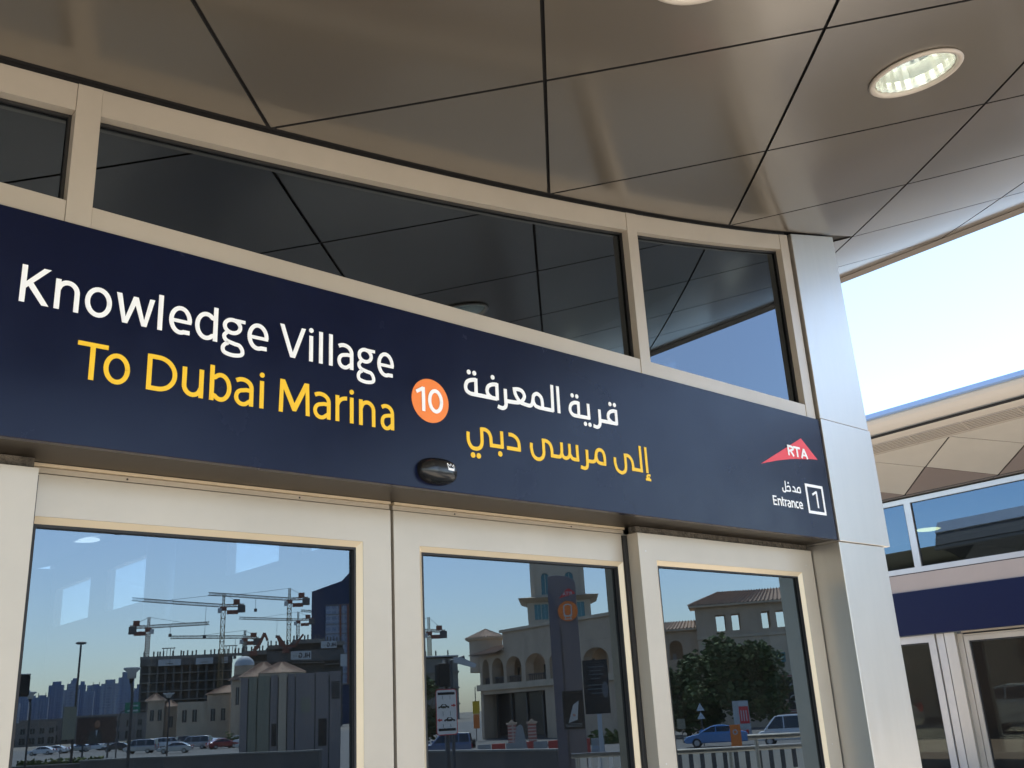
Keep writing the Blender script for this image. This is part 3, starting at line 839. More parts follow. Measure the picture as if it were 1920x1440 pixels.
# ================================================================== SIGN BOARD
sg = thing('sign_board', 'long navy sign in white, yellow and orange above the sliding doors', 'sign', (2.4, 0.02, 2.43))
W(MB().box(-2.2, 5.533, 0.0, 0.032, 2.4335, 3.2125), 'sign_panel', 'navy', sg, bevel=0.0025)
W(MB().box(-2.2, 5.533, 0.008, 0.04, 3.2127, 3.2163), 'shadow_joint', 'gasket', sg)
B1, B2, CAP, ST = 2.888, 2.6615, 0.131, 0.0168
def word(letters, z, m, label):
    L = Letters()
    for ch, a, b in letters:
        L.glyph(ch, a/1000, b/1000, z, CAP, ST)
    L.build('lettering', m, sg, label)
word([('K', 754, 845), ('n', 861, 940), ('o', 958, 1048), ('w', 1062, 1196), ('l', 1206, 1230), ('e', 1250, 1335), ('d', 1347, 1434), ('g', 1449, 1543), ('e', 1553, 1640)], B1, 'white', 'white word Knowledge')
word([('V', 1688, 1801), ('i', 1814, 1836), ('l', 1859, 1879), ('l', 1904, 1925), ('a', 1944, 2020), ('g', 2036, 2125), ('e', 2136, 2219)], B1, 'white', 'white word Village')
word([('T', 949, 1049), ('o', 1037, 1126)], B2, 'yellow', 'yellow word To')
word([('D', 1184, 1292), ('u', 1310, 1390), ('b', 1413, 1497), ('a', 1508, 1585), ('i', 1608, 1629)], B2, 'yellow', 'yellow word Dubai')
word([('M', 1690, 1822), ('a', 1837, 1915), ('r', 1937, 1989), ('i', 2000, 2023), ('n', 2046, 2124), ('a', 2149, 2216)], B2, 'yellow', 'yellow word Marina')
AR_WHITE=[[[2665,2964],[2637,2958],[2614,2946],[2604,2924],[2609,2904],[2629,2893]],[[2629,2893],[2787,2894]],[[2664,2971],[2663,2895]],[[2791,2963],[2761,2959],[2737,2946],[2728,2925],[2735,2906],[2754,2895]],[[2788,2970],[2787,2889]],[[2838,2951],[2838,2890],[2839,2877],[2833,2863],[2818,2855],[2801,2856],[2789,2860]],[[2840,2893],[2891,2895],[2916,2898],[2937,2907],[2953,2926],[2955,2942],[2941,2959],[2917,2963],[2887,2958]],[[2894,2962],[2900,2936],[2914,2915],[2930,2901],[2954,2896],[2987,2894],[3002,2905],[3010,2930],[3016,2949],[3035,2961],[3054,2956],[3067,2939],[3070,2902]],[[3011,2933],[3014,2914],[3026,2899],[3049,2894]],[[3049,2894],[3140,2894]],[[3140,3024],[3136,2889]],[[3178,3024],[3177,2887]],[[3316,2961],[3288,2959],[3266,2947],[3255,2928],[3257,2908],[3273,2894],[3294,2892]],[[3294,2892],[3387,2894]],[[3315,2968],[3312,2895]],[[3383,2968],[3383,2888]],[[3462,2951],[3461,2894],[3459,2875],[3449,2861],[3434,2855],[3411,2859]],[[3463,2893],[3586,2894]],[[3588,2960],[3558,2958],[3534,2946],[3523,2927],[3528,2909],[3550,2895]],[[3584,2968],[3583,2888]]]
AR_WHITE_DOTS=[[2625,2994],[2657,2994],[2765,2994],[3276,2994],[3308,2994],[3354,2860],[3386,2860],[3545,2993],[3578,2993]]
AR_YELLOW=[[[2608,2713],[2606,2689],[2610,2666],[2625,2645],[2650,2641],[2672,2649],[2683,2667],[2685,2690],[2685,2741]],[[2680,2735],[2706,2736],[2726,2726],[2736,2707],[2737,2689],[2738,2663]],[[2730,2668],[2806,2669]],[[2802,2742],[2802,2663]],[[2844,2734],[2869,2733],[2892,2721],[2904,2699],[2905,2661]],[[2830,2669],[2910,2669]],[[2983,2713],[2981,2689],[2988,2659],[3005,2643],[3028,2640],[3048,2651],[3058,2671],[3059,2695],[3059,2742]],[[3054,2735],[3082,2734],[3102,2722],[3111,2699],[3111,2663]],[[3103,2668],[3156,2668],[3171,2678],[3176,2697],[3178,2741]],[[3176,2686],[3185,2671],[3203,2667],[3221,2676],[3229,2696],[3230,2741]],[[3230,2689],[3242,2673],[3261,2668],[3288,2669]],[[3281,2742],[3281,2662]],[[3348,2727],[3346,2671],[3345,2653],[3339,2638],[3324,2632],[3299,2636]],[[3348,2672],[3386,2672],[3404,2684],[3410,2708],[3418,2728],[3437,2739],[3459,2733],[3470,2709],[3469,2664]],[[3411,2705],[3416,2684],[3434,2671],[3477,2670]],[[3546,2714],[3546,2685],[3558,2653],[3583,2641],[3599,2642],[3618,2656],[3624,2687],[3624,2742]],[[3618,2734],[3649,2734],[3671,2715],[3678,2689],[3678,2664]],[[3668,2668],[3750,2668]],[[3742,2798],[3741,2662]],[[3785,2798],[3784,2660]]]
AR_YELLOW_DOTS=[[2630,2610],[2662,2610],[2788,2635]]
AR_HAMZA=[[[3805,2649],[3788,2649],[3779,2640],[3786,2633],[3800,2635]],[[3767,2626],[3807,2625]]]
AR_ENTRANCE=[[[5001,2710],[5002,2692],[5015,2687],[5030,2695],[5036,2755]],[[5032,2695],[5078,2696]],[[5046,2719],[5065,2725],[5079,2720],[5080,2696]],[[5110,2727],[5129,2721],[5135,2696]],[[5101,2699],[5185,2697]],[[5187,2696],[5186,2725],[5171,2727],[5156,2716],[5154,2698]]]
AR_ENTRANCE_DOT=[[5067,2746]]
def arabic(strokes, dots, lo, hi, m, label, w=0.0184, dot=0.0112):
    L = Letters()
    for s in strokes:
        if lo <= s[0][0] < hi: L.stroke([(a/1000, b/1000) for a, b in s], w)
    for a, b in dots:
        if lo <= a < hi: L.disc((a/1000, b/1000), dot, dot)
    return L.build('lettering', m, sg, label)
arabic(AR_WHITE, AR_WHITE_DOTS, 0, 3210, 'white', 'white Arabic word on the left of the upper line')
arabic(AR_WHITE, AR_WHITE_DOTS, 3210, 9999, 'white', 'white Arabic word on the right of the upper line')
arabic(AR_YELLOW, AR_YELLOW_DOTS, 0, 2950, 'yellow', 'yellow Arabic word on the left of the lower line', 0.0172, 0.0125)
arabic(AR_YELLOW, AR_YELLOW_DOTS, 2950, 3520, 'yellow', 'yellow Arabic word in the middle of the lower line', 0.0172)
arabic(AR_YELLOW, AR_YELLOW_DOTS, 3520, 9999, 'yellow', 'yellow Arabic word on the right of the lower line', 0.0172)
arabic(AR_HAMZA, [], 0, 9999, 'yellow', 'small yellow hamza mark under the last letter', 0.0115)
arabic(AR_ENTRANCE, AR_ENTRANCE_DOT, 0, 9999, 'white', 'small white Arabic word for entrance', 0.0085, 0.006)
L = Letters(); L.disc((2.4055, 2.8215), 0.098, 0.098, 48)
bd = L.build('route_badge', 'orange', sg, 'orange disc with a white ten')
L = Letters()
L.n = 20
for ch, a, b in (('1', 2.330, 2.375), ('0', 2.391, 2.471)):
    k0 = len(L.mb.v); L.glyph(ch, a, b, 2.7685, 0.108, 0.0165)
for i, p in enumerate(L.mb.v):
    L.mb.v[i] = (p[0], p[1]-0.0035, p[2])
L.build('numeral', 'white', bd, 'white numeral ten')
# agency emblem
L = Letters()
tri = [(4.811, 2.834), (5.281, 3.053), (5.438, 2.934), (5.36, 2.929), (5.281, 2.919), (5.20, 2.9105), (5.126, 2.900), (4.988, 2.875)]
L.poly(list(reversed(tri)))
lg = L.build('emblem', 'red', sg, 'red swept triangle with white letters')
L = Letters()
for ch, a, b in (('R', 5.110, 5.178), ('T', 5.176, 5.246), ('A', 5.246, 5.327)):
    L.glyph(ch, a, b, 2.9225, 0.066, 0.0145)
for i, p in enumerate(L.mb.v):
    L.mb.v[i] = (p[0], p[1]-0.0035, p[2])
L.build('lettering', 'white', lg, 'white letters on the red emblem')
L = Letters()
for ch, a, b in (('E', 4.885, 4.922), ('n', 4.931, 4.968), ('t', 4.972, 4.997), ('r', 5.003, 5.024), ('a', 5.028, 5.063), ('n', 5.072, 5.108), ('c', 5.114, 5.147), ('e', 5.151, 5.190)):
    L.glyph(ch, a, b, 2.5965, 0.0565, 0.0085, xh=0.76)
L.build('lettering', 'white', sg, 'small white word Entrance')
L = Letters()
o = [(5.2475, 2.5785), (5.4425, 2.5785), (5.4425, 2.7625), (5.2475, 2.7625)]; w_ = 0.017
L.poly([o[0], o[1], (o[1][0], o[1][1]+w_), (o[0][0], o[0][1]+w_)])
L.poly([(o[3][0], o[3][1]-w_), (o[2][0], o[2][1]-w_), o[2], o[3]])
L.poly([(o[0][0], o[0][1]+w_), (o[0][0]+w_, o[0][1]+w_), (o[3][0]+w_, o[3][1]-w_), (o[3][0], o[3][1]-w_)])
L.poly([(o[1][0]-w_, o[1][1]+w_), (o[1][0], o[1][1]+w_), (o[2][0], o[2][1]-w_), (o[2][0]-w_, o[2][1]-w_)])
L.glyph('1', 5.316, 5.370, 2.6185, 0.105, 0.0135)
L.build('entrance_number', 'white', sg, 'white square frame round a one')

# ================================================================== DOOR SENSOR
sn = thing('door_sensor', 'black rounded door sensor on the lower edge of the navy sign', 'sensor', (2.425, 0.0, 2.512))
mb = MB(); n, h = 36, 14
prof = []
for i in range(h+1):
    t = math.pi/2*i/h
    prof.append((math.cos(t)**0.75 if i < h else 0.0, math.sin(t)**0.9))
vs = []
for r, d in prof:
    for k in range(n):
        a = 2*math.pi*k/n
        c, s = math.cos(a), math.sin(a)
        vs.append((0.097*r*math.copysign(abs(c)**0.8, c), -0.066*d, 0.057*r*math.copysign(abs(s)**0.85, s)-0.004*d))
mb.add(vs, [(i*n+k, (i+1)*n+k, (i+1)*n+(k+1) % n, i*n+(k+1) % n) for i in range(h) for k in range(n)])
mb.add([(0.097*math.cos(2*math.pi*k/n), -0.0004, 0.057*math.sin(2*math.pi*k/n)) for k in range(n)], [tuple(range(n))])
hs = mb.build('housing', 'black', sn, smooth=True)
# small white crown printed on the nose of the housing
cm = MB()
def on_nose(x, z):
    r = math.sqrt((x/0.097)**2+(z/0.057)**2)
    return (x, -0.0673*max(0.05, 1-r**2.6)**0.42-0.0006, z)
def quad(pts): cm.add([on_nose(*p) for p in pts], [tuple(range(len(pts)))])
cx, cz, cw, ch = 0.033, 0.009, 0.0185, 0.016
def C_(u, v): return (cx+u*cw, cz+v*ch)
t_ = 0.13
quad([C_(-.95, -.9), C_(.95, -.9), C_(.97, -.25), C_(-.97, -.25)])
quad([C_(-.97, -.28), C_(-.78, -.28), C_(-1.02, .95), C_(-1.2, .95)])
quad([C_(.78, -.28), C_(.97, -.28), C_(1.2, .95), C_(1.02, .95)])
quad([C_(-1.16, .95), C_(-.45, .15), C_(-.42, .42), C_(-1.0, 1.0)])
quad([C_(1.16, .95), C_(1.0, 1.0), C_(.42, .42), C_(.45, .15)])
quad([C_(-.5, .15), C_(-.36, .15), C_(.04, .98), C_(-.08, .98)])
quad([C_(.5, .15), C_(.08, .98), C_(-.04, .98), C_(.36, .15)])
cm.build('crown_emblem', 'white', sn)
# ================================================================== SECOND STATION (faces this one across the court)
s2 = thing('station_building', 'second tram station across the court with a plain navy band over its doors', 'station', (17.418, -0.913, 0.0), math.radians(87))
def B2(x0, x1, y0, y1, z0, z1, name, m, parent=None, **k):
    return MB().box(x0, x1, y0, y1, z0, z1).build(name, m, parent or s2, **k)
SA, SB = -6.0, 12.0
B2(SA, SB, -0.06, 0.0, 3.217, 3.53, 'cladding_band', 'band')
B2(SA, SB, -0.05, -0.005, 3.5315, 3.545, 'shadow_joint', 'gasket')
B2(SA, SB, -0.06, 0.004, 3.546, 3.640, 'bottom_rail', 'steel2')
B2(SA, SB, -0.06, 0.004, 4.835, 4.925, 'top_rail', 'steel2')
B2(SA, SB, -0.05, -0.004, 4.926, 4.955, 'soffit_gasket', 'gasket')
ML = [(-5.9, -5.78), (-1.83, -1.70), (2.28, 2.41), (6.383, 6.517), (10.49, 10.62)]
for a, b in ML:
    B2(a, b, -0.06, 0.008, 3.641, 4.834, 'mullion', 'steel2')
def glass_y(o):
    o.data.materials.append(M_['clear'])
    for p in o.data.polygons:
        p.material_index = 0 if p.normal.y > 0.9 else 1
for a, b in zip(ML, ML[1:]):
    o = B2(a[1]+0.001, b[0]-0.001, -0.035, -0.025, 3.641, 4.834, 'glass_pane', 'glass_blue'); glass_y(o)
    mb = MB(); x0, x1 = a[1]+0.002, b[0]-0.002
    mb.box(x0, x1, -0.024, -0.018, 3.642, 3.655).box(x0, x1, -0.024, -0.018, 4.820, 4.833).box(x0, x0+0.02, -0.024, -0.018, 3.656, 4.819).box(x1-0.02, x1, -0.024, -0.018, 3.656, 4.819)
    mb.build('gasket', 'gasket', o)
# door line under the band
def frame2(x0, x1, w, y0, y1, z1, name, m, gl='glass_far'):
    mb = MB()
    o = [(x0, 0.0), (x1, 0.0), (x1, z1), (x0, z1)]; i = [(x0+w, 0.10), (x1-w, 0.10), (x1-w, z1-w), (x0+w, z1-w)]
    vs = [(x, y1, z) for x, z in o]+[(x, y1, z) for x, z in i]+[(x, y0, z) for x, z in o]+[(x, y0, z) for x, z in i]
    fs = []
    for k in range(4):
        j = (k+1) % 4
        fs += [(k, j, 4+j, 4+k), (8+k, 12+k, 12+j, 8+j), (k, 8+k, 8+j, j), (4+k, 4+j, 12+j, 12+k)]
    f_ = mb.add(vs, fs).build(name, m, s2)
    g_ = B2(x0+w+0.001, x1-w-0.001, (y0+y1)/2-0.004, (y0+y1)/2+0.004, 0.101, z1-w-0.001, 'glass_pane', gl, f_); glass_y(g_)
    mb = MB(); a, b, z = x0+w+0.0015, x1-w-0.0015, z1-w-0.0015
    yg = (y0+y1)/2+0.0045
    mb.box(a, b, yg, yg+0.006, z-0.025, z).box(a, a+0.025, yg, yg+0.006, 0.11, z-0.026).box(b-0.025, b, yg, yg+0.006, 0.11, z-0.026)
    mb.build('gasket', 'gasket', f_)
    return f_
frame2(6.42, 9.2, 0.13, -0.13, -0.05, 2.42, 'fixed_door_panel', 'steel2')
B2(6.255, 6.395, -0.14, -0.07, 0.0, 2.42, 'door_post', 'steel2')
B2(6.375, 6.416, -0.16, -0.10, 0.0, 2.42, 'door_post', 'frame')
B2(6.225, 6.254, -0.16, -0.09, 0.0, 2.42, 'shadow_joint', 'gasket')
B2(6.03, 6.224, -0.14, -0.04, 0.0, 2.42, 'door_post', 'steel')
B2(5.93, 6.028, -0.20, -0.12, 0.0, 2.39, 'door_post', 'frame')
frame2(4.05, 5.915, 0.085, -0.19, -0.12, 2.345, 'sliding_door_leaf', 'frame')
frame2(2.16, 4.035, 0.085, -0.19, -0.12, 2.345, 'sliding_door_leaf', 'frame')
B2(2.16, 5.92, -0.22, -0.11, 2.352, 2.372, 'door_header', 'frame')
B2(2.16, 5.92, -0.22, -0.13, 2.374, 2.40, 'header_gap', 'blackm')
B2(2.16, 5.92, -0.22, -0.08, 2.402, 2.428, 'header_lip', 'frame')
frame2(-1.0, 2.14, 0.13, -0.13, -0.05, 2.42, 'fixed_door_panel', 'steel2')
# hall behind
B2(SA, SB, -6.0, -0.26, -0.04, 0.02, 'hall_floor', 'interior_floor')
B2(SA, SB, -6.0, -0.065, 4.96, 5.05, 'hall_ceiling', 'interior_ceiling')
B2(SA, SB, -0.26, -0.065, 2.44, 3.215, 'lintel', 'interior')
_a = math.radians(87)
t = thing('hall_light', 'round greenish light behind the upper glass of the second station', 'ceiling light', (17.418+8.41*math.cos(_a)+4.23*math.sin(_a), -0.913+8.41*math.sin(_a)-4.23*math.cos(_a), 4.957))
MB().lathe([(0.0, -0.02), (0.24, -0.02), (0.27, -0.008), (0.27, 0.0)], 28).build('diffuser', 'glow', t, smooth=True)
wl = MB().box(SA, SB, -6.2, -6.0, 2.6, 5.1)
for a in (-6.0, -1.2, 1.9, 5.2, 8.6, 11.4): wl.box(a, a+0.6, -6.2, -6.0, 0, 2.599)
wl.build('hall_wall', 'concdark', s2)
for a, b in ((-5.4, -1.2), (-0.6, 1.9), (2.5, 5.2), (5.8, 8.6), (9.2, 11.4)):
    B2(a+.002, b-.002, -6.12, -6.10, 0.0, 2.598, 'rear_window', M_['clear'])
B2(9.2, SB, -0.2, -0.05, 0, 2.42, 'end_wall_panel', 'steel2')
B2(SA, -1.0, -0.2, -0.05, 0, 2.42, 'end_wall_panel', 'steel2')

sg2 = thing('sign_board', 'plain navy sign band above the doors of the second station', 'sign', (17.418, -0.913, 0.0), math.radians(87))
MB().box(SA, SB, 0.001, 0.035, 2.432, 3.2135).build('sign_panel', 'navy2', sg2)

# canopy of the second station
c2 = thing('canopy', 'pale bronze canopy of the second station with a long slotted grille', 'canopy', (17.418, -0.913, 0.0), math.radians(87))
PROF = [(0.05, 4.95), (0.10, 4.965), (0.862, 5.235), (1.578, 5.49)]
def z2(y):
    for (a, za), (b, zb) in zip(PROF, PROF[1:]):
        if y <= b: return za+(zb-za)*(y-a)/(b-a)
    return PROF[-1][1]+(y-PROF[-1][0])*0.33
PP = 1.796
def panel2(poly, m):
    # shrink towards the centre for the joint
    cx = sum(p[0] for p in poly)/len(poly); cy = sum(p[1] for p in poly)/len(poly)
    q = [(cx+(x-cx)*0.972, cy+(y-cy)*0.972) for x, y in poly]
    n = len(q)
    vs = [(x, y, z2(y)) for x, y in q]+[(x, y, z2(y)+0.012) for x, y in q]
    MB().add(vs, [tuple(range(n)), tuple(range(2*n-1, n-1, -1))]+[(i, n+i, n+(i+1) % n, (i+1) % n) for i in range(n)]).build('soffit_panel', m, c2)
yA, yB, yC = 0.115, 0.862, 1.575
for k in range(-5, 5):
    s0 = 6.391-PP*k
    if not (SA-1 < s0 < SB+1): continue
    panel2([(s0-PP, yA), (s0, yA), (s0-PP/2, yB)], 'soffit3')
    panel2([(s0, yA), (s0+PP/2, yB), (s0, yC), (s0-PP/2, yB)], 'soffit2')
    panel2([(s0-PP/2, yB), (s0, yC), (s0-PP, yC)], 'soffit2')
MB().add([(SA, 0.02, 4.985), (SB, 0.02, 4.985), (SB, yC+0.5, 5.70), (SA, yC+0.5, 5.70)], [(0, 1, 2, 3)]).build('joint_backing', 'backing', c2)
MB().box(SA, SB, 0.02, 0.105, 4.951, 4.97).build('edge_trim', 'edge', c2)
MB().box(SA, SB, yC+0.001, yC+0.018, 5.482, 5.505).build('grille_lip', 'fascia2', c2)
g0, g1 = yC+0.02, 1.90
for k in range(7):
    y = g0+(g1-g0)*(k+0.5)/7
    MB().box(SA, SB, y-0.011, y+0.011, z2(y)-0.004, z2(y)+0.012).build('grille_slat', 'fascia2', c2)
for k in range(20):
    x = 6.05-0.93*k+5.6
    if SA < x < SB:
        y0_, y1_ = g0, g1
        MB().add([(x-0.012, y0_, z2(y0_)-0.007), (x+0.012, y0_, z2(y0_)-0.007), (x+0.012, y1_, z2(y1_)-0.007), (x-0.012, y1_, z2(y1_)-0.007), (x-0.012, y0_, z2(y0_)+0.01), (x+0.012, y0_, z2(y0_)+0.01), (x+0.012, y1_, z2(y1_)+0.01), (x-0.012, y1_, z2(y1_)+0.01)], [(0, 3, 2, 1), (4, 5, 6, 7), (0, 1, 5, 4), (1, 2, 6, 5), (2, 3, 7, 6), (3, 0, 4, 7)]).build('grille_divider', 'fascia2', c2)
fp = [(1.905, z2(1.905)), (1.97, 5.645), (2.05, 5.72), (2.12, 5.80), (2.17, 5.875), (2.19, 5.93), (2.185, 5.955), (2.165, 5.965), (2.0, 5.96), (1.905, 5.7)]
mb = MB(); mb.prism(fp, 'x', SA, SB); mb.build('fascia', 'fascia2', c2)
MB().prism([(2.195, 5.955), (2.24, 5.975), (2.24, 6.05), (2.12, 6.06), (2.10, 5.967), (2.17, 5.967)], 'x', SA, SB).build('rim', 'fringerim', c2)
MB().add([(SA, 2.11, 6.02), (SB, 2.11, 6.02), (SB, -2.0, 6.35), (SA, -2.0, 6.35), (SA, -6.3, 5.3), (SB, -6.3, 5.3)], [(0, 1, 2, 3), (3, 2, 5, 4)]).build('roof_cladding', 'roofskin', c2)
t = c2
# ================================================================== THE STREET OPPOSITE (seen mirrored in the glass)
def place(name, label, cat, az, r, group=None, z=STREET_Z, turn=0.0):
    x, y = street(az, r)
    return thing(name, label, cat, (x, y, z), face_station(az)+turn, group)
def tr(k, z0=STREET_Z):
    """image coordinates were projected out at another distance: scale about eye level, heights from the thing's base"""
    return lambda a, z: (a*k, 1.55+(z-1.55)*k-z0)
def B(p, x0, x1, y0, y1, z0, z1, name, m, **k):
    return MB().box(min(x0, x1), max(x0, x1), y0, y1, z0, z1).build(name, m, p, **k)
def share(o, parent, loc=(0, 0, 0), rz=0.0, name=None):
    c = o.copy(); COL.objects.link(c); c.parent = parent; c.location = loc; c.rotation_euler = (0, 0, rz)
    return c
def tiles(parent, quad, rows, cols, name='roof_tile_rows'):
    """barrel-tile ribs running down a roof slope; quad = eave0, eave1, ridge1, ridge0"""
    e0, e1, r1, r0 = [Vector(q) for q in quad]
    mb = MB()
    nrm = (e1-e0).cross(r0-e0).normalized()
    if nrm.z < 0: nrm = -nrm
    mb.add([e0, e1, r1, r0], [(0, 1, 2, 3)])
    mb.add([e0-nrm*0.12, e1-nrm*0.12, r1-nrm*0.12, r0-nrm*0.12], [(0, 1, 2, 3)])
    for k in range(cols):
        t = (k+0.5)/cols
        a = e0.lerp(e1, t); b = r0.lerp(r1, t)
        w = (e1-e0).length/cols*0.55
        s = (e1-e0).normalized()*w/2
        s2 = s*max(0.06, (r1-r0).length/max(1e-6, (e1-e0).length))
        mb.add([a-s, a+s, a+nrm*w*0.6, b-s2, b+s2, b+nrm*w*0.6], [(0, 2, 5, 3), (1, 4, 5, 2), (0, 1, 2)])
    o = mb.build(name, 'tile', parent)
    return o
def hip_roof(parent, x0, x1, y0, y1, ze, zr, rx0, rx1, cols=28):
    ym = (y0+y1)/2
    A, Bq, C, D = (x0, y0, ze), (x1, y0, ze), (x1, y1, ze), (x0, y1, ze)
    P, Q = (rx0, ym, zr), (rx1, ym, zr)
    rf = tiles(parent, (A, Bq, Q, P), 10, cols, 'roof')
    tiles(parent, (D, C, Q, P), 10, cols, 'roof')
    tiles(parent, (A, D, P, P), 10, max(6, int(cols*(y1-y0)/(x1-x0))), 'roof')
    tiles(parent, (Bq, C, Q, Q), 10, max(6, int(cols*(y1-y0)/(x1-x0))), 'roof')
    MB().box(x0+0.05, x1-0.05, y0+0.05, y1-0.05, ze-0.22, ze-0.02).build('eaves', 'stucco2', parent)
def arch_wall(mb, x0, x1, z0, z1, ox0, ox1, zs, y0, y1, n=12, rise=None):
    """wall between x0 and x1 with a round-headed opening ox0-ox1 springing at zs, sill at z0"""
    c = (ox0+ox1)/2; r = (ox1-ox0)/2
    if ox0 > x0: mb.prism([(x0, z0), (ox0, z0), (ox0, z1), (x0, z1)], 'y', y0, y1)
    if x1 > ox1: mb.prism([(ox1, z0), (x1, z0), (x1, z1), (ox1, z1)], 'y', y0, y1)
    rr = rise if rise else min(r, z1-zs-0.05)
    for k in range(n):
        a = math.pi*(1-k/n); b = math.pi*(1-(k+1)/n)
        p = (c+r*math.cos(a), zs+rr*math.sin(a)); q = (c+r*math.cos(b), zs+rr*math.sin(b))
        mb.prism([p, q, (q[0], z1), (p[0], z1)], 'y', y0, y1)
def window(parent, x0, x1, z0, z1, y, m='dark', fr='stucco2', name='window'):
    """a framed window let into a wall whose face is at y (station side is -y ... the frame stands 6 cm proud)"""
    w = 0.09
    mb = MB()
    mb.box(x0-w, x1+w, y-0.06, y+0.05, z1, z1+w).box(x0-w, x1+w, y-0.09, y+0.05, z0-w, z0).box(x0-w, x0, y-0.06, y+0.05, z0+.001, z1-.001).box(x1, x1+w, y-0.06, y+0.05, z0+.001, z1-.001)
    f_ = mb.build(name, fr, parent)
    MB().box(x0+.002, x1-.002, y-0.02, y+0.03, z0+.002, z1-.002).build('window_pane', m, f_)
    mb = MB(); xm = (x0+x1)/2
    mb.box(xm-.03, xm+.03, y-0.035, y-0.021, z0+.003, z1-.003)
    mb.build('glazing_bar', 'polelight', f_)
    return f_

# ------------------------------------------------------------------ skyline
SKY = [(150, 122, 44, 1), (124, 111, 60, 0), (113, 101, 46, 1), (104, 87, 50, 0), (88, 69.5, 64.8, 0), (70, 50, 58, 1), (61, 52.5, 70, 0), (51, 42, 63.5, 0), (43, 31, 55, 1), (37, 22, 61, 0), (23, 1, 63.5, 1), (1.4, -19.5, 71, 1), (0, -14, 50, 0), (-20, -36, 56, 0), (-38, -60, 40, 1)]
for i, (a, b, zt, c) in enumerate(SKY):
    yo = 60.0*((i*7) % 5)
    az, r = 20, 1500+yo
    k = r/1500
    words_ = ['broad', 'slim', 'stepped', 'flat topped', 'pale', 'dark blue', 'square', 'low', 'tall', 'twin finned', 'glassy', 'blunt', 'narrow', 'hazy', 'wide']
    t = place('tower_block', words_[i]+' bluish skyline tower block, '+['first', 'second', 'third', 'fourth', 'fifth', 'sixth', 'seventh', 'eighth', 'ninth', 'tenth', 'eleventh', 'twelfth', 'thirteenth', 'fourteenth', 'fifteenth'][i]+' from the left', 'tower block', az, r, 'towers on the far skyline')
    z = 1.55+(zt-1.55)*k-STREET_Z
    m = 'hazeglass2' if c else 'hazeglass'
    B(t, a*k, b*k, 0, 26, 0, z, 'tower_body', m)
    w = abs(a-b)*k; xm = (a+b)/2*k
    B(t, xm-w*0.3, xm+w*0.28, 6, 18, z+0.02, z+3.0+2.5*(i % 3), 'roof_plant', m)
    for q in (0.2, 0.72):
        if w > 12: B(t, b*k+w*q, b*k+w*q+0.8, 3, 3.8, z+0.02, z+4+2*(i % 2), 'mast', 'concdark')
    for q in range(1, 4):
        if w > 10: B(t, b*k+w*q/4-0.5, b*k+w*q/4+0.5, -0.9, -0.02, 0, z-1.5, 'fin', 'hazeglass' if c else 'hazeglass2')

# ------------------------------------------------------------------ low buildings under the skyline
for az, r, w, h, lb, m in ((15.2, 300, 26, 7.0, 'long low sand coloured building at the far left under the skyline', 'stucco'), (17.6, 320, 30, 8.2, 'long low tan building behind the tall slim lamp', 'stucco2'), (20.6, 310, 34, 8.6, 'long low tan building behind the billboard', 'stucco')):
    t = place('low_building', lb, 'building', az, r*1.25, 'long low buildings under the skyline')
    B(t, -w/2, w/2, 0, 12, 0, h, 'wall', 'lowbldg'); B(t, -w/2-.3, w/2+.3, -.3, 12, h+.01, h+.5, 'parapet', 'lowbldg')
    for q in range(9):
        x = -w/2+w*(q+.5)/9
        window(t, x-.7, x+.7, h*.55, h*.8, 0, fr='lowbldg'); window(t, x-.9, x+.9, .6, h*.38, 0, fr='lowbldg')
# ------------------------------------------------------------------ concrete building under construction
k = 1.3; T = tr(k)
cb = place('building_site', 'concrete block under construction with hoardings below its roof line', 'building site', 25, 494)
X = lambda a: a*k
H = lambda z: 1.55+(z-1.55)*k-STREET_Z
for z0, z1 in ((0, 3.2), (3.7, 7.2), (7.7, 11.2), (11.7, 15.2), (15.7, 19.2), (19.7, 22.7)):
    pass
nfl = 8; ztop = H(23.2)
for i in range(nfl+1):
    z = ztop*i/nfl
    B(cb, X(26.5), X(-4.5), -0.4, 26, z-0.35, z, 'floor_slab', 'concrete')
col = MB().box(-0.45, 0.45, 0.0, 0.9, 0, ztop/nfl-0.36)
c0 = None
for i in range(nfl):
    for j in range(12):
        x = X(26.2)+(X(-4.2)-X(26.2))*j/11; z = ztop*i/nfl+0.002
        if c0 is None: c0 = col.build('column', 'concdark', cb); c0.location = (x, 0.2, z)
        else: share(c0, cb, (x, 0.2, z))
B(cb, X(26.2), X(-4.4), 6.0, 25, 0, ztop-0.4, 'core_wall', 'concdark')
B(cb, X(26.6), X(-4.6), -0.9, -0.4, H(22.6), H(25.6), 'edge_screen', 'concdark')
B(cb, X(26.7), X(-8), -1.2, -0.9, H(24.9), H(25.9), 'parapet', 'concrete')
for a0, a1 in ((20.5, 12.8), (7.8, 2.0), (-0.8, -3.0)):
    h_ = B(cb, X(a1), X(a0), -1.15, -0.92, H(22.55), H(24.75), 'hoarding', 'hoard')
    MB().lathe([(0, 0), (0.55, 0), (0.55, 0.03), (0, 0.03)], 12).build('roundel', 'blackm', h_).location = ((X(a0)+X(a1))/2, -1.2, H(24.0))
    B(h_, X((a0+a1)/2)-1.6, X((a0+a1)/2)+1.6, -1.18, -1.152, H(23.1), H(23.3), 'print_line', 'blackm')
sb_ = MB().box(-0.33, 0.33, 0, 0.6, 0, 2.4); s0 = None
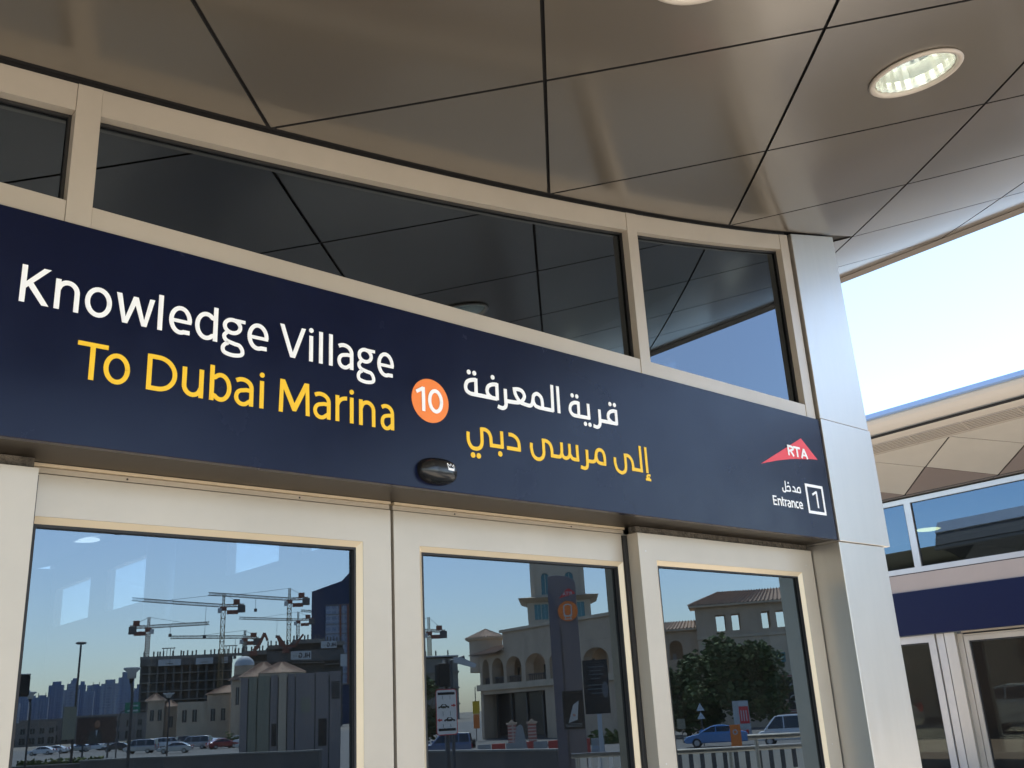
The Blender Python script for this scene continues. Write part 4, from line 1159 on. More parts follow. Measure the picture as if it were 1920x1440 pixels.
for a in (25.5, 22.3, 21.0, 20.2, 19.0, 15.8, 13.0, 12.2, 10.8, 9.2, 7.9, 5.0, 2.9, 1.7, 0.3, -1.6, -2.9, -5.4, -6.6, -7.9):
    if s0 is None: s0 = sb_.build('starter_column', 'concdark', cb); s0.location = (X(a), 0.4, H(25.9))
    else: share(s0, cb, (X(a), 0.4+3*random.random(), H(25.9)-0.3*random.random()))
for a in (17.3, -3.9):
    mb = MB()
    for q in range(4):
        mb.box(X(a)+q*1.5-2.4, X(a)+q*1.5-2.1, 1, 1.3, H(25.9)+.02, H(25.9)+3.4)
    mb.box(X(a)-2.9, X(a)+3.0, 0.9, 1.4, H(25.9)+3.42, H(25.9)+3.8)
    mb.build('formwork_table', 'concdark', cb)
# taller wing stepping up to the right
WING = [(-8, -16.6, 26.2), (-16.7, -25.7, 27.9), (-25.8, -37.5, 29.6), (-37.6, -44.5, 28.6)]
for i, (a0, a1, zt) in enumerate(WING):
    z = H(zt)
    for f_ in range(9):
        zz = (z-0.5)*f_/8
        B(cb, X(a1), X(a0), -3.0, 20, zz-0.3, zz+0.02, 'floor_slab', 'concrete')
    B(cb, X(a1), X(a0), 3, 19, 0, z-0.7, 'core_wall', 'concdark')
    B(cb, X(a1), X(a0), -3.4, -3.02, z-1.7, z+0.2, 'parapet', 'concrete')
    for q in range(3):
        x = X(a0)+(X(a1)-X(a0))*(q+0.5)/3
        share(s0, cb, (x, 1.0, z+0.3)); share(s0, cb, (x+1.4, 2.2, z+0.1))
def banner(a0, a1, z0, z1, y, text=True):
    h_ = B(cb, X(a1), X(a0), y-0.2, y, H(z0), H(z1), 'banner', 'hoard')
    if text:
        # contractor letters, readable from the station side
        w = X(a0)-X(a1); hh = (H(z1)-H(z0)); s = hh*0.12
        L = Letters(); x0 = X(a1)
        cap = hh*0.55; zb = H(z0)+hh*0.22
        # H
        xs = x0+w*0.08; q = w*0.13
        L.stroke([(xs, zb), (xs, zb+cap)], s, False); L.stroke([(xs+q, zb), (xs+q, zb+cap)], s, False); L.stroke([(xs, zb+cap/2), (xs+q, zb+cap/2)], s, False)
        xs = x0+w*0.28
        L.stroke([(xs, zb+cap), (xs, zb), ], s, False); L.stroke([(xs, zb+s/2), (xs+q*0.9, zb+s/2)], s, False)
        xs = x0+w*0.46
        arc = [(xs+q*0.6+q*0.62*math.cos(math.radians(t)), zb+cap/2+cap*0.46*math.sin(math.radians(t))) for t in range(50, 341, 24)]
        L.stroke(arc, s, False); L.stroke([(xs+q*1.18, zb+cap*0.42), (xs+q*0.6, zb+cap*0.42)], s, False)
        # letters lie on the banner face: push them out to it and give them depth
        for i, p in enumerate(L.mb.v): L.mb.v[i] = (p[0], y-0.2+(p[1]*12), p[2])
        L.mb.build('lettering', 'blackm', h_)
        B(h_, x0+w*0.68, x0+w*0.9, y-0.23, y-0.205, zb+cap*0.1, zb+cap*0.6, 'print_block', 'polelight')
banner(-25.3, -32.6, 22.6, 25.6, -3.5)
banner(-36.0, -41.6, 26.3, 28.8, -3.6)
banner(-43.0, -45.4, 19.8, 24.0, -3.7, False)
B(cb, X(-16.7), X(-44.4), -3.3, -3.05, H(22.0), H(25.9), 'edge_screen', 'concdark')

cb2 = place('building_site', 'pale concrete frame with a crane on top behind the traffic light', 'building site', 36.5, 494)
for i in range(5):
    B(cb2, -14, 9, 0, 20, H(21.9)*i/4-0.6, H(21.9)*i/4, 'floor_slab', 'hoard' if i == 4 else 'concrete')
B(cb2, -13.5, 8.6, 2, 19, 0, H(21.0), 'core_wall', 'concrete')
for x in (-9, -3, 2, 6): share(s0, cb2, (x, 1, H(21.9)+0.02))

# blue netted tower
bt = place('netted_tower', 'tower wrapped in blue netting behind the right end of the building site', 'tower', 31, 676)
Hb = lambda z: 1.55+(z-1.55)*1.3-STREET_Z
MB().prism([(12.9, 0), (-15.6, 0), (-15.6, Hb(79)), (-12.0, Hb(73.5)), (-6.8, Hb(69.2)), (12.6, Hb(64.2))], 'y', 0, 26).build('netting', 'bluenet', bt)
B(bt, 3.5, -15.3, -0.5, -0.02, Hb(18), Hb(56.5), 'glazed_face', 'hazeglass2')
for i in range(9):
    z = Hb(18)+(Hb(57)-Hb(18))*i/8
    B(bt, 3.8, -15.4, -0.9, -0.52, z-0.3, z+0.3, 'floor_edge', 'concrete')
for x in (-6, -11): B(bt, x-0.6, x+0.6, -1.5, -0.92, Hb(18), Hb(57), 'hoist_mast', 'cranered')

# ------------------------------------------------------------------ tower cranes
def lattice(mb, p, q, w, n, bar):
    """square lattice beam between two points"""
    p = Vector(p); q = Vector(q); d = (q-p).normalized()
    up = Vector((0, 1, 0)) if abs(d.y) < 0.9 else Vector((0, 0, 1))
    s = d.cross(up).normalized(); t = d.cross(s).normalized()
    cs = [(s*i+t*j)*w/2 for i, j in ((1, 1), (1, -1), (-1, -1), (-1, 1))]
    for c in cs: mb.bar(p+c, q+c, bar)
    for k in range(n):
        a = p.lerp(q, k/n); b = p.lerp(q, (k+1)/n)
        for i in range(4):
            c0_, c1_ = cs[i], cs[(i+1) % 4]
            if k % 2: c0_, c1_ = c1_, c0_
            mb.bar(a+c0_, b+c1_, bar*0.6)
            mb.bar(a+cs[i], a+cs[(i+1) % 4], bar*0.6)
def crane(label, az, r, kk, zbase, zslew, zapex, jib, tip, ctr, zctr, col, hook=None):
    """lengths and heights from image coordinates, before scaling by kk; jib > 0 points to local +x"""
    t = place('tower_crane', label, 'tower crane', az, r, 'tower cranes over the building sites')
    Z = lambda z: 1.55+(z-1.55)*kk-STREET_Z
    sgn = 1 if jib > 0 else -1
    mb = MB(); lattice(mb, (0, 0, Z(zbase)), (0, 0, Z(zslew)-1.0), 1.9, 12, 0.36); mb.build('mast', col, t)
    MB().box(-1.5, 1.5, -1.5, 1.5, Z(zslew)-1.0, Z(zslew)+0.8).build('slewing_ring', 'cranered', t)
    B(t, sgn*1.6-0.9, sgn*1.6+0.9, -2.6, -0.9, Z(zslew)-2.2, Z(zslew)-0.1, 'cab', 'hoard')
    mb = MB(); lattice(mb, (0, 0, Z(zslew)+0.8), (0, 0, Z(zapex)), 1.0, 4, 0.3); mb.build('apex_frame', col, t)
    mb = MB(); lattice(mb, (sgn*0.8, 0, Z(zslew)+1.3), (jib*kk, 0, Z(tip)), 1.3, 22, 0.26); mb.build('jib', 'cranegrey', t)
    mb = MB(); lattice(mb, (-sgn*0.8, 0, Z(zslew)+1.2), (ctr*kk, 0, Z(zctr)+0.4), 1.1, 6, 0.3); mb.build('counter_jib', 'cranered', t)
    xc = ctr*kk*0.86
    B(t, xc-2.0, xc+1.6, -1.0, 1.0, Z(zctr)-2.9, Z(zctr)+0.5, 'counterweight', 'concdark')
    B(t, xc*0.75-1.4, xc*0.75+1.6, -0.9, 0.9, Z(zctr)+1.0, Z(zctr)+3.2, 'winch_house', 'cranered')
    B(t, xc*0.52-2.6, xc*0.52+2.6, -0.8, 0.8, Z(zslew)-2.7, Z(zslew)-0.9, 'name_board', 'cranered')
    mb = MB()
    mb.bar((0, 0, Z(zapex)), (jib*kk*0.62, 0, Z(zslew+(tip-zslew)*0.62)+1.2), 0.14)
    mb.bar((0, 0, Z(zapex)), (ctr*kk*0.85, 0, Z(zctr)+1.2), 0.14)
    mb.build('tie_bar', 'pole', t)
    if hook:
        f_, dz = hook
        x = jib*kk*f_; zj = Z(zslew+(tip-zslew)*f_)
        mb = MB().bar((x, 0, zj), (x, 0, zj-dz), 0.16).box(x-0.7, x+0.7, -0.5, 0.5, zj-dz-1.5, zj-dz)
        mb.build('hook_block', 'pole', t)
    return t
crane('leftmost tower crane with its jib pointing right, over the concrete block', 21.3, 500, 1.316, 24.5, 35.3, 39.6, -20.6, 36.9, 6.4, 36.0, 'cranered', (0.36, 3))
crane('tower crane with a long jib pointing left, mast in mid site', 25.1, 490, 1.29, 8.0, 41.9, 47.1, 31.5, 46.2, -7.3, 42.6, 'craneyel', (0.19, 13))
crane('tallest tower crane near the blue netted tower, jib pointing left', 28.7, 505, 1.33, 20.0, 43.9, 48.9, 29.4, 47.4, -6.9, 44.6, 'craneyel', (0.42, 5))
crane('farther tower crane with its mast hidden behind the tallest one', 29.2, 640, 1.684, 22.0, 36.3, 40.0, 21.5, 38.4, -5.6, 36.9, 'cranegrey', (0.36, 9))
crane('low tower crane beside the red placing boom', 26.3, 520, 1.368, 24.0, 30.6, 33.9, 25.6, 32.4, -4.9, 30.6, 'cranegrey', (0.13, 8))
crane('tower crane above the traffic light with its counter jib to the right', 36.5, 500, 1.316, 20.0, 30.2, 36.0, 20.0, 32.2, -6.2, 30.4, 'craneyel')
crane('farthest tower crane with a jib ending in front of the blue netted tower', 31.6, 700, 1.842, 22.0, 38.2, 41.5, 15.0, 40.4, -5.0, 38.6, 'cranegrey')
def boom(label, az, pts):
    t = place('placing_boom', label, 'concrete boom', az, 488, 'concrete placing booms on the roof')
    P = [(a*1.28, 0, 1.55+(z-1.55)*1.28-STREET_Z) for a, z in pts]
    for a, b, w in zip(P, P[1:], (1.7, 1.4, 1.1, 0.9)):
        MB().bar(a, b, w).build('boom_section', 'cranered', t)
    B(t, P[0][0]-1.6, P[0][0]+1.6, -1.2, 1.2, P[0][2]-2.2, P[0][2]-0.1, 'pedestal', 'cranered')
boom('dark red folded concrete placing boom beside the low crane', 27.0, [(1.4, 26.5), (-0.5, 28.5), (-2.4, 32.8), (-3.6, 30.0)])
boom('folded concrete placing boom at the foot of the tallest crane', 28.6, [(0.2, 27.0), (3.4, 31.5), (2.0, 28.0), (-3.0, 27.6), (-6.0, 31.8)])

# ------------------------------------------------------------------ villas on the left
kv = 1.4; Zv = lambda z: 1.55+(z-1.55)*kv-STREET_Z; Xv = lambda a: a*kv
v1 = place('villa', 'small tan villa with a pyramid tiled roof, left of the others', 'villa', 24, 224, 'tan villas with tiled roofs')
B(v1, Xv(7.0), Xv(4.6), 0, 4, 0, Zv(5.45), 'wall', 'stucco'); hip_roof(v1, Xv(4.4), Xv(7.4), -0.4, 4.4, Zv(5.5), Zv(6.55), Xv(5.9), Xv(6.1), 14)
for x in (5.2, 6.3): window(v1, Xv(x)-0.4, Xv(x)+0.4, Zv(2.6), Zv(4.2), 0)
v2 = place('villa', 'lower tan villa with a lean-to tiled roof, second from the left', 'villa', 24, 226, 'tan villas with tiled roofs')
B(v2, Xv(4.5), Xv(2.8), 0, 4, 0, Zv(4.5), 'wall', 'stucco'); hip_roof(v2, Xv(2.5), Xv(4.75), -0.4, 4.4, Zv(4.6), Zv(5.5), Xv(3.7), Xv(3.9), 12)
window(v2, Xv(3.6)-0.4, Xv(3.6)+0.4, Zv(1.6), Zv(3.2), 0)
v3 = place('villa', 'broad tan villa with a tiled roof rising to the right toward the dome', 'villa', 24, 220, 'tan villas with tiled roofs')
B(v3, Xv(2.7), Xv(-4.6), 0, 6, 0, Zv(5.0), 'wall', 'stucco2')
B(v3, Xv(-1.4), Xv(-4.6), -0.8, 5.5, 0, Zv(5.95), 'wall', 'stucco')
tiles(v3, ((Xv(-1.0), -1.3, Zv(5.95)), (Xv(-4.6), -1.3, Zv(6.05)), (Xv(-4.6), 3, Zv(7.2)), (Xv(-3.6), 3, Zv(7.1))), 8, 18, 'roof')
for x in (1.7, 0.3, -2.2, -3.6): window(v3, Xv(x)-0.45, Xv(x)+0.45, Zv(2.2), Zv(3.9), -0.8 if x < -1 else 0)
v4 = place('domed_house', 'tan house with a pale dome on its square tower', 'villa', 24, 214)
B(v4, Xv(-4.6), Xv(-8.4), 0, 5, 0, Zv(7.9), 'wall', 'stucco')
B(v4, Xv(-4.9), Xv(-7.7), 0.6, 4.4, Zv(7.9)+.01, Zv(9.6), 'drum', 'stucco')
rd = Xv(1.45)
MB().lathe([(rd*math.cos(math.pi/2*i/8), Zv(9.6)+0.02+rd*0.95*math.sin(math.pi/2*i/8)) for i in range(9)], 24, (Xv(-6.3), 2.5, 0)).build('dome', 'hoard', v4, smooth=True)
tiles(v4, ((Xv(-4.0), -0.7, Zv(7.6)), (Xv(-8.5), -0.7, Zv(7.7)), (Xv(-8.0), 1.0, Zv(8.5)), (Xv(-5.2), 1.0, Zv(8.5))), 8, 18, 'roof')
for x in (-5.4, -7.2): window(v4, Xv(x)-0.35, Xv(x)+0.35, Zv(4.2), Zv(6.6), 0)

# ------------------------------------------------------------------ tiled pavilion and the panelled kiosk in front of it
kp = 1.52; Zp = lambda z: 1.55+(z-1.55)*kp-STREET_Z; Xp = lambda a: a*kp
pv = place('pavilion', 'pavilion with two tiled hip roofs behind the panelled kiosk', 'pavilion', 28.7, 68.4)
B(pv, Xp(1.8), Xp(-0.4), 0, 4, 0, Zp(3.38), 'wall', 'stucco')
hip_roof(pv, Xp(0.1), Xp(2.05), -0.5, 4.5, Zp(3.42), Zp(4.07), Xp(0.95), Xp(1.2), 26)
hip_roof(pv, Xp(-0.75), Xp(1.25), -1.1, 3.6, Zp(3.52), Zp(4.02), Xp(0.15), Xp(0.4), 26)
kk = 1.33; Zk = lambda z: 1.55+(z-1.55)*kk-STREET_Z; Xk = lambda a: a*kk
ks = place('panelled_kiosk', 'tall kiosk clad in grey upright metal panels', 'kiosk', 28.7, 60)
B(ks, Xk(1.95), Xk(-2.2), 0.06, 2.2, 0, Zk(3.36), 'carcass', 'blackm')
for a0, a1, m, zt in ((1.99, 1.66, 'wallgrey', 3.40), (1.655, 1.28, 'wallgreen', 3.42), (1.275, 0.74, 'wallgreen', 3.44), (0.735, 0.40, 'wallgrey', 3.45), (0.395, 0.03, 'stucco2', 3.50), (0.025, -0.31, 'wallgrey', 3.47), (-0.315, -1.15, 'wallgrey', 3.50), (-1.155, -1.75, 'wallgrey', 3.52), (-1.755, -2.27, 'wallgrey', 3.54)):
    B(ks, Xk(a0)-.022, Xk(a1)+.022, 0.0 if m != 'stucco2' else -0.12, 0.055, 0, Zk(zt), 'cladding_panel', m)

for a0, a1, z0, z1, m in ((-.55, -.95, 1.9, 2.5, 'wallgreen'), (-1.3, -1.65, .5, 1.6, 'dark'), (.65, .45, .6, 1.5, 'dark')):
    f_ = B(ks, Xk(a0), Xk(a1), -.03, -.001, Zk(z0), Zk(z1), 'notice_panel', m)
for q in range(9):
    B(ks, Xk(-1.85), Xk(-2.2), -.04, -.001, Zk(2.4)+.11*q, Zk(2.4)+.11*q+.06, 'louvre_slat', 'blackm')
# ------------------------------------------------------------------ arcade building with rotunda
ka = 1.316; TH = 0.96
def Za(z): return 1.55+(z-1.55)*ka-STREET_Z
def Xa(a):
    X_ = a*ka
    return -(4.2-X_)/(math.cos(TH)-X_*math.sin(TH)/125)
_x, _y = street(41.3, 125)
_c, _s = math.cos(face_station(41.3)), math.sin(face_station(41.3))
ab = thing('arcade_building', 'sand coloured building with an arched loggia and a tiled rotunda', 'building', (_x+4.2*_c, _y+4.2*_s, STREET_Z), face_station(41.3)+TH)
ARCH = [(3.08, 2.42), (2.18, 1.10), (0.84, -0.58), (-0.98, -2.9), (-3.3, -5.2)]
seg = [3.3, 2.29, 0.96, -0.80, -3.1, -5.5]
for (a, b), s0_, s1_ in zip(ARCH, seg, seg[1:]):
    mb = MB(); arch_wall(mb, Xa(s1_)+.002, Xa(s0_)-.002, Za(3.8), Za(6.5), Xa(b), Xa(a), Za(5.1), 0, 1.2, rise=Za(6.05)-Za(5.1))
    mb.build('arcade_bay', 'stucco', ab)
    mb = MB(); n = 9
    for i in range(n):
        x = Xa(b)+(Xa(a)-Xa(b))*(i+0.5)/n
        mb.box(x-0.04, x+0.04, 0.4, 0.48, Za(3.8)+.01, Za(4.3))
    mb.box(Xa(b)+.01, Xa(a)-.01, 0.38, 0.5, Za(4.3)+.001, Za(4.38))
    mb.build('balustrade', 'pole', ab)
    w_ = Xa(a)-Xa(b)
    window(ab, Xa(b)+w_*0.3, Xa(b)+w_*0.7, Za(3.9), Za(5.3), 5.0)
xr = Xa(-9.4)
B(ab, Xa(3.3), Xa(-3.4), 2.15, 2.4, 0, Za(3.2), 'ground_rear_wall', 'concdark')
B(ab, Xa(3.3)-.3, Xa(3.3), 1.41, 5.0, 0, Za(6.49), 'side_wall', 'stucco')
B(ab, Xa(1.1), xr, 0.1, 3.0, Za(6.5)+.005, Za(8.2), 'upper_wall', 'stucco')
B(ab, Xa(1.25), xr-.2, -0.15, 3.1, Za(8.205), Za(8.45), 'cornice', 'stucco2')
B(ab, Xa(3.3), Xa(1.1)-.01, 0.1, 5, Za(6.5)+.005, Za(6.7), 'upper_wall', 'stucco')
B(ab, Xa(3.3), Xa(-5.5), 5.05, 5.5, Za(3.2), Za(6.49), 'rear_wall', 'stucco')
B(ab, Xa(3.45), xr, -0.35, 3, Za(3.25), Za(3.79), 'floor_band', 'stucco2')
mb = MB().box(Xa(3.3), Xa(3.08), 0, 1.4, 0, Za(3.24)).box(Xa(-2.7), Xa(-3.4), 0, 1.4, 0, Za(3.24))
mb.box(Xa(3.07), Xa(-2.69), 0.02, 1.38, Za(2.9), Za(3.245)); mb.build('ground_wall', 'stucco', ab)
for a, b in ((3.05, 1.7), (1.68, 0.31), (0.29, -1.2), (-1.22, -2.68)):
    B(ab, Xa(a), Xa(b), 2.0, 2.1, 0.3, Za(2.89), 'shop_window', 'dark')
    B(ab, Xa(a)-.2, Xa(a), 1.8, 1.99, 0, Za(2.89), 'mullion', 'pole')
mb = MB(); arch_wall(mb, xr, Xa(-5.5)-.002, Za(3.8), Za(6.49), Xa(-8.8), Xa(-6.4), Za(5.0), 0, 1.2, rise=Za(5.9)-Za(5.0)); mb.build('arcade_bay', 'stucco', ab)
B(ab, Xa(-3.41), xr, 0, 3, 0, Za(3.24), 'ground_wall', 'stucco')
B(ab, Xa(-5.52), xr, 3.0, 3.4, Za(3.8), Za(6.48), 'rear_wall', 'stucco2')
rc = (1.55, 1.9, 0); rr = 1.60*ka
MB().lathe([(rr, Za(5.0)), (rr, Za(8.05))], 32, rc).build('rotunda_wall', 'stucco', ab, smooth=True)
MB().lathe([(rr+0.05, Za(7.85)), (rr+0.45, Za(8.02)), (rr+0.5, Za(8.12)), (rr+0.3, Za(8.15))], 32, rc).build('rotunda_eaves', 'stucco2', ab, smooth=True)
mb = MB(); n = 44
for k_ in range(n):
    a = 2*math.pi*k_/n; b = 2*math.pi*(k_+1)/n; m_ = (a+b)/2
    R = rr+0.54
    def pt(t, r, z): return (rc[0]+r*math.cos(t), rc[1]+r*math.sin(t), z)
    mb.add([pt(a, R, Za(8.10)), pt(m_, R, Za(8.10)+0.14), pt(b, R, Za(8.10)), pt(a, 0.05, Za(9.0)), pt(m_, 0.05, Za(9.0)+.03), pt(b, 0.05, Za(9.0))], [(0, 1, 4, 3), (1, 2, 5, 4)])
mb.build('rotunda_roof', 'tile', ab)
tiles(ab, ((Xa(3.6), -1.2, Za(6.45)), (Xa(1.0), -1.2, Za(6.5)), (Xa(1.0), 0.9, Za(7.15)), (Xa(2.4), 0.9, Za(7.1))), 6, 18, 'roof')
fl = place('pillar_sign', 'slim upright orange and yellow flag sign by the arcade', 'sign', 39.0, 118)
B(fl, -0.05, 0.05, 0, 0.1, 0, 6.0, 'pole', 'pole'); B(fl, -0.45, 0.35, -0.05, -0.01, 3.0, 4.4, 'flag', 'yellow'); B(fl, -0.4, 0.3, -0.05, -0.01, 1.4, 2.95, 'flag', 'orange')

# ------------------------------------------------------------------ tower with arched teal windows
kt = 1.3; Zt = lambda z: 1.55+(z-1.55)*kt-STREET_Z; Xt = lambda a: a*kt
tw = place('square_tower', 'pale square tower with arched teal windows and a flared cornice', 'tower', 44, 169)
mb = MB()
arch_wall(mb, Xt(0), Xt(3.2), Zt(15.5), Zt(19.2), Xt(1.0), Xt(2.05), Zt(17.7), 0, 0.6)
arch_wall(mb, Xt(-3.3), Xt(0), Zt(15.5), Zt(19.2), Xt(-2.1), Xt(-1.05), Zt(17.7), 0, 0.6)
mb.box(Xt(-3.3), Xt(3.2), 0, 0.6, Zt(15.0), Zt(15.5)-.001).box(Xt(-3.3), Xt(3.2), 0, 0.6, Zt(19.2)+.001, Zt(21))
mb.build('tower_wall', 'tower', tw)
B(tw, Xt(-3.3), Xt(3.2), 0.62, 8, Zt(15.0), Zt(21), 'tower_core', 'tower')
for a, b in ((1.0, 2.05), (-2.1, -1.05)):
    p_ = [(Xt(a), Zt(15.52)), (Xt(b), Zt(15.52)), (Xt(b), Zt(17.7))]+[(Xt((a+b)/2)+Xt(b-a)/2*math.cos(t*math.pi/8), Zt(17.7)+Xt(b-a)/2*math.sin(t*math.pi/8)) for t in range(1, 8)]+[(Xt(a), Zt(17.7))]
    w_ = MB().prism(p_, 'y', 0.35, 0.42).build('arched_window', 'teal', tw)
    B(w_, Xt((a+b)/2)-0.05, Xt((a+b)/2)+0.05, 0.28, 0.345, Zt(15.55), Zt(18.1), 'glazing_bar', 'tower')
for x in (-3.3, 3.2): B(tw, Xt(x)-0.35, Xt(x)+0.35, -0.3, -0.002, Zt(15.0), Zt(21), 'corner_pilaster', 'tower')
vs = [(Xt(5.2), -2.4, Zt(15.0)), (Xt(-5.2), -2.4, Zt(15.0)), (Xt(-5.2), 10, Zt(15.0)), (Xt(5.2), 10, Zt(15.0)), (Xt(4.2), -0.6, Zt(14.55)), (Xt(-4.2), -0.6, Zt(14.55)), (Xt(-4.2), 9, Zt(14.55)), (Xt(4.2), 9, Zt(14.55)), (Xt(3.4), -0.4, Zt(15.25)), (Xt(-3.4), -0.4, Zt(15.25)), (Xt(-3.4), 8.5, Zt(15.25)), (Xt(3.4), 8.5, Zt(15.25))]
MB().add(vs, [(0, 1, 5, 4), (1, 2, 6, 5), (2, 3, 7, 6), (3, 0, 4, 7), (0, 8, 9, 1), (1, 9, 10, 2), (2, 10, 11, 3), (3, 11, 8, 0)]).build('cornice', 'stucco2', tw)
B(tw, Xt(4.1), Xt(-4.1), -0.4, 9, 0, Zt(14.54), 'lower_wall', 'tower')
for a, b in ((3.15, 2.3), (2.2, 1.35), (0.5, -0.5), (-1.4, -2.2), (-2.4, -3.3)):
    window(tw, Xt(b), Xt(a), Zt(12.3), Zt(14.25), -0.4, 'teal', 'tower')

# ------------------------------------------------------------------ tan building with tiled roof and open top floor
kb = 1.35; Zb = lambda z: 1.55+(z-1.55)*kb-STREET_Z; Xb = lambda a: a*kb
tb = place('tan_building', 'tan building with a broad tiled roof and open square windows on top', 'building', 53.7, 115)
OP = [(1.50, 0.70), (0.19, -0.52), (-2.28, -2.95), (-3.42, -4.2), (-5.0, -5.7)]
def holed(y0, y1, m, name, sh=0.0):
    mb = MB(); x = 3.1
    for a, b in OP:
        a, b = a+sh, b+sh
        mb.box(Xb(a), Xb(x), y0, y1, Zb(6.4), Zb(8.75)); mb.box(Xb(b)+.001, Xb(a)-.001, y0, y1, Zb(6.4), Zb(6.72)); mb.box(Xb(b)+.001, Xb(a)-.001, y0, y1, Zb(8.05), Zb(8.75)); x = b
    mb.box(Xb(-7), Xb(x), y0, y1, Zb(6.4), Zb(8.75))
    return mb.build(name, m, tb)
holed(0, 0.35, 'stucco', 'upper_wall'); holed(2.3, 2.6, 'stucco', 'rear_upper_wall', 0.12)
B(tb, Xb(3.1), Xb(2.85), 0.36, 2.29, Zb(6.4), Zb(8.75), 'end_wall', 'stucco')
hip_roof(tb, Xb(-8.5), Xb(3.62), -0.9, 3.6, Zb(8.88), Zb(9.95), Xb(-7), Xb(1.0), 36)
B(tb, Xb(3.12), Xb(-7), -0.2, 8, Zb(6.15), Zb(6.39), 'string_course', 'stucco2')
B(tb, Xb(3.08), Xb(-7), -0.05, 8, 0, Zb(6.14), 'lower_wall', 'stucco2')
for x in (-3.4, -5.2): window(tb, Xb(x)-0.45, Xb(x)+0.45, Zb(4.0), Zb(4.75), -0.05, 'teal')
B(tb, Xb(-2.75), Xb(-4.6), -0.5, -0.06, 0.2, Zb(3.0), 'porch_recess', 'brickstripe')
mb = MB(); arch_wall(mb, Xb(4.1), Xb(6.5), Zb(4.7), Zb(7.05), Xb(4.45), Xb(5.6), Zb(5.7), 1.0, 1.6); mb.box(Xb(3.1), Xb(4.1)-.001, 1.0, 1.6, Zb(4.7), Zb(7.05)); mb.build('wing_wall', 'stucco', tb)
B(tb, Xb(3.1), Xb(6.5), 0.9, 6, 0, Zb(4.69), 'wing_lower_wall', 'stucco'); B(tb, Xb(3.1), Xb(6.5), 4.0, 6, Zb(4.7), Zb(7.05), 'wing_rear_wall', 'stucco')
B(tb, Xb(5.45), Xb(5.15), 3.9, 3.99, Zb(4.75), Zb(5.3), 'window_pane', 'hoard')
hip_roof(tb, Xb(3.12), Xb(7.5), 0.3, 5.6, Zb(7.2), Zb(7.9), Xb(3.2), Xb(6.6), 14)
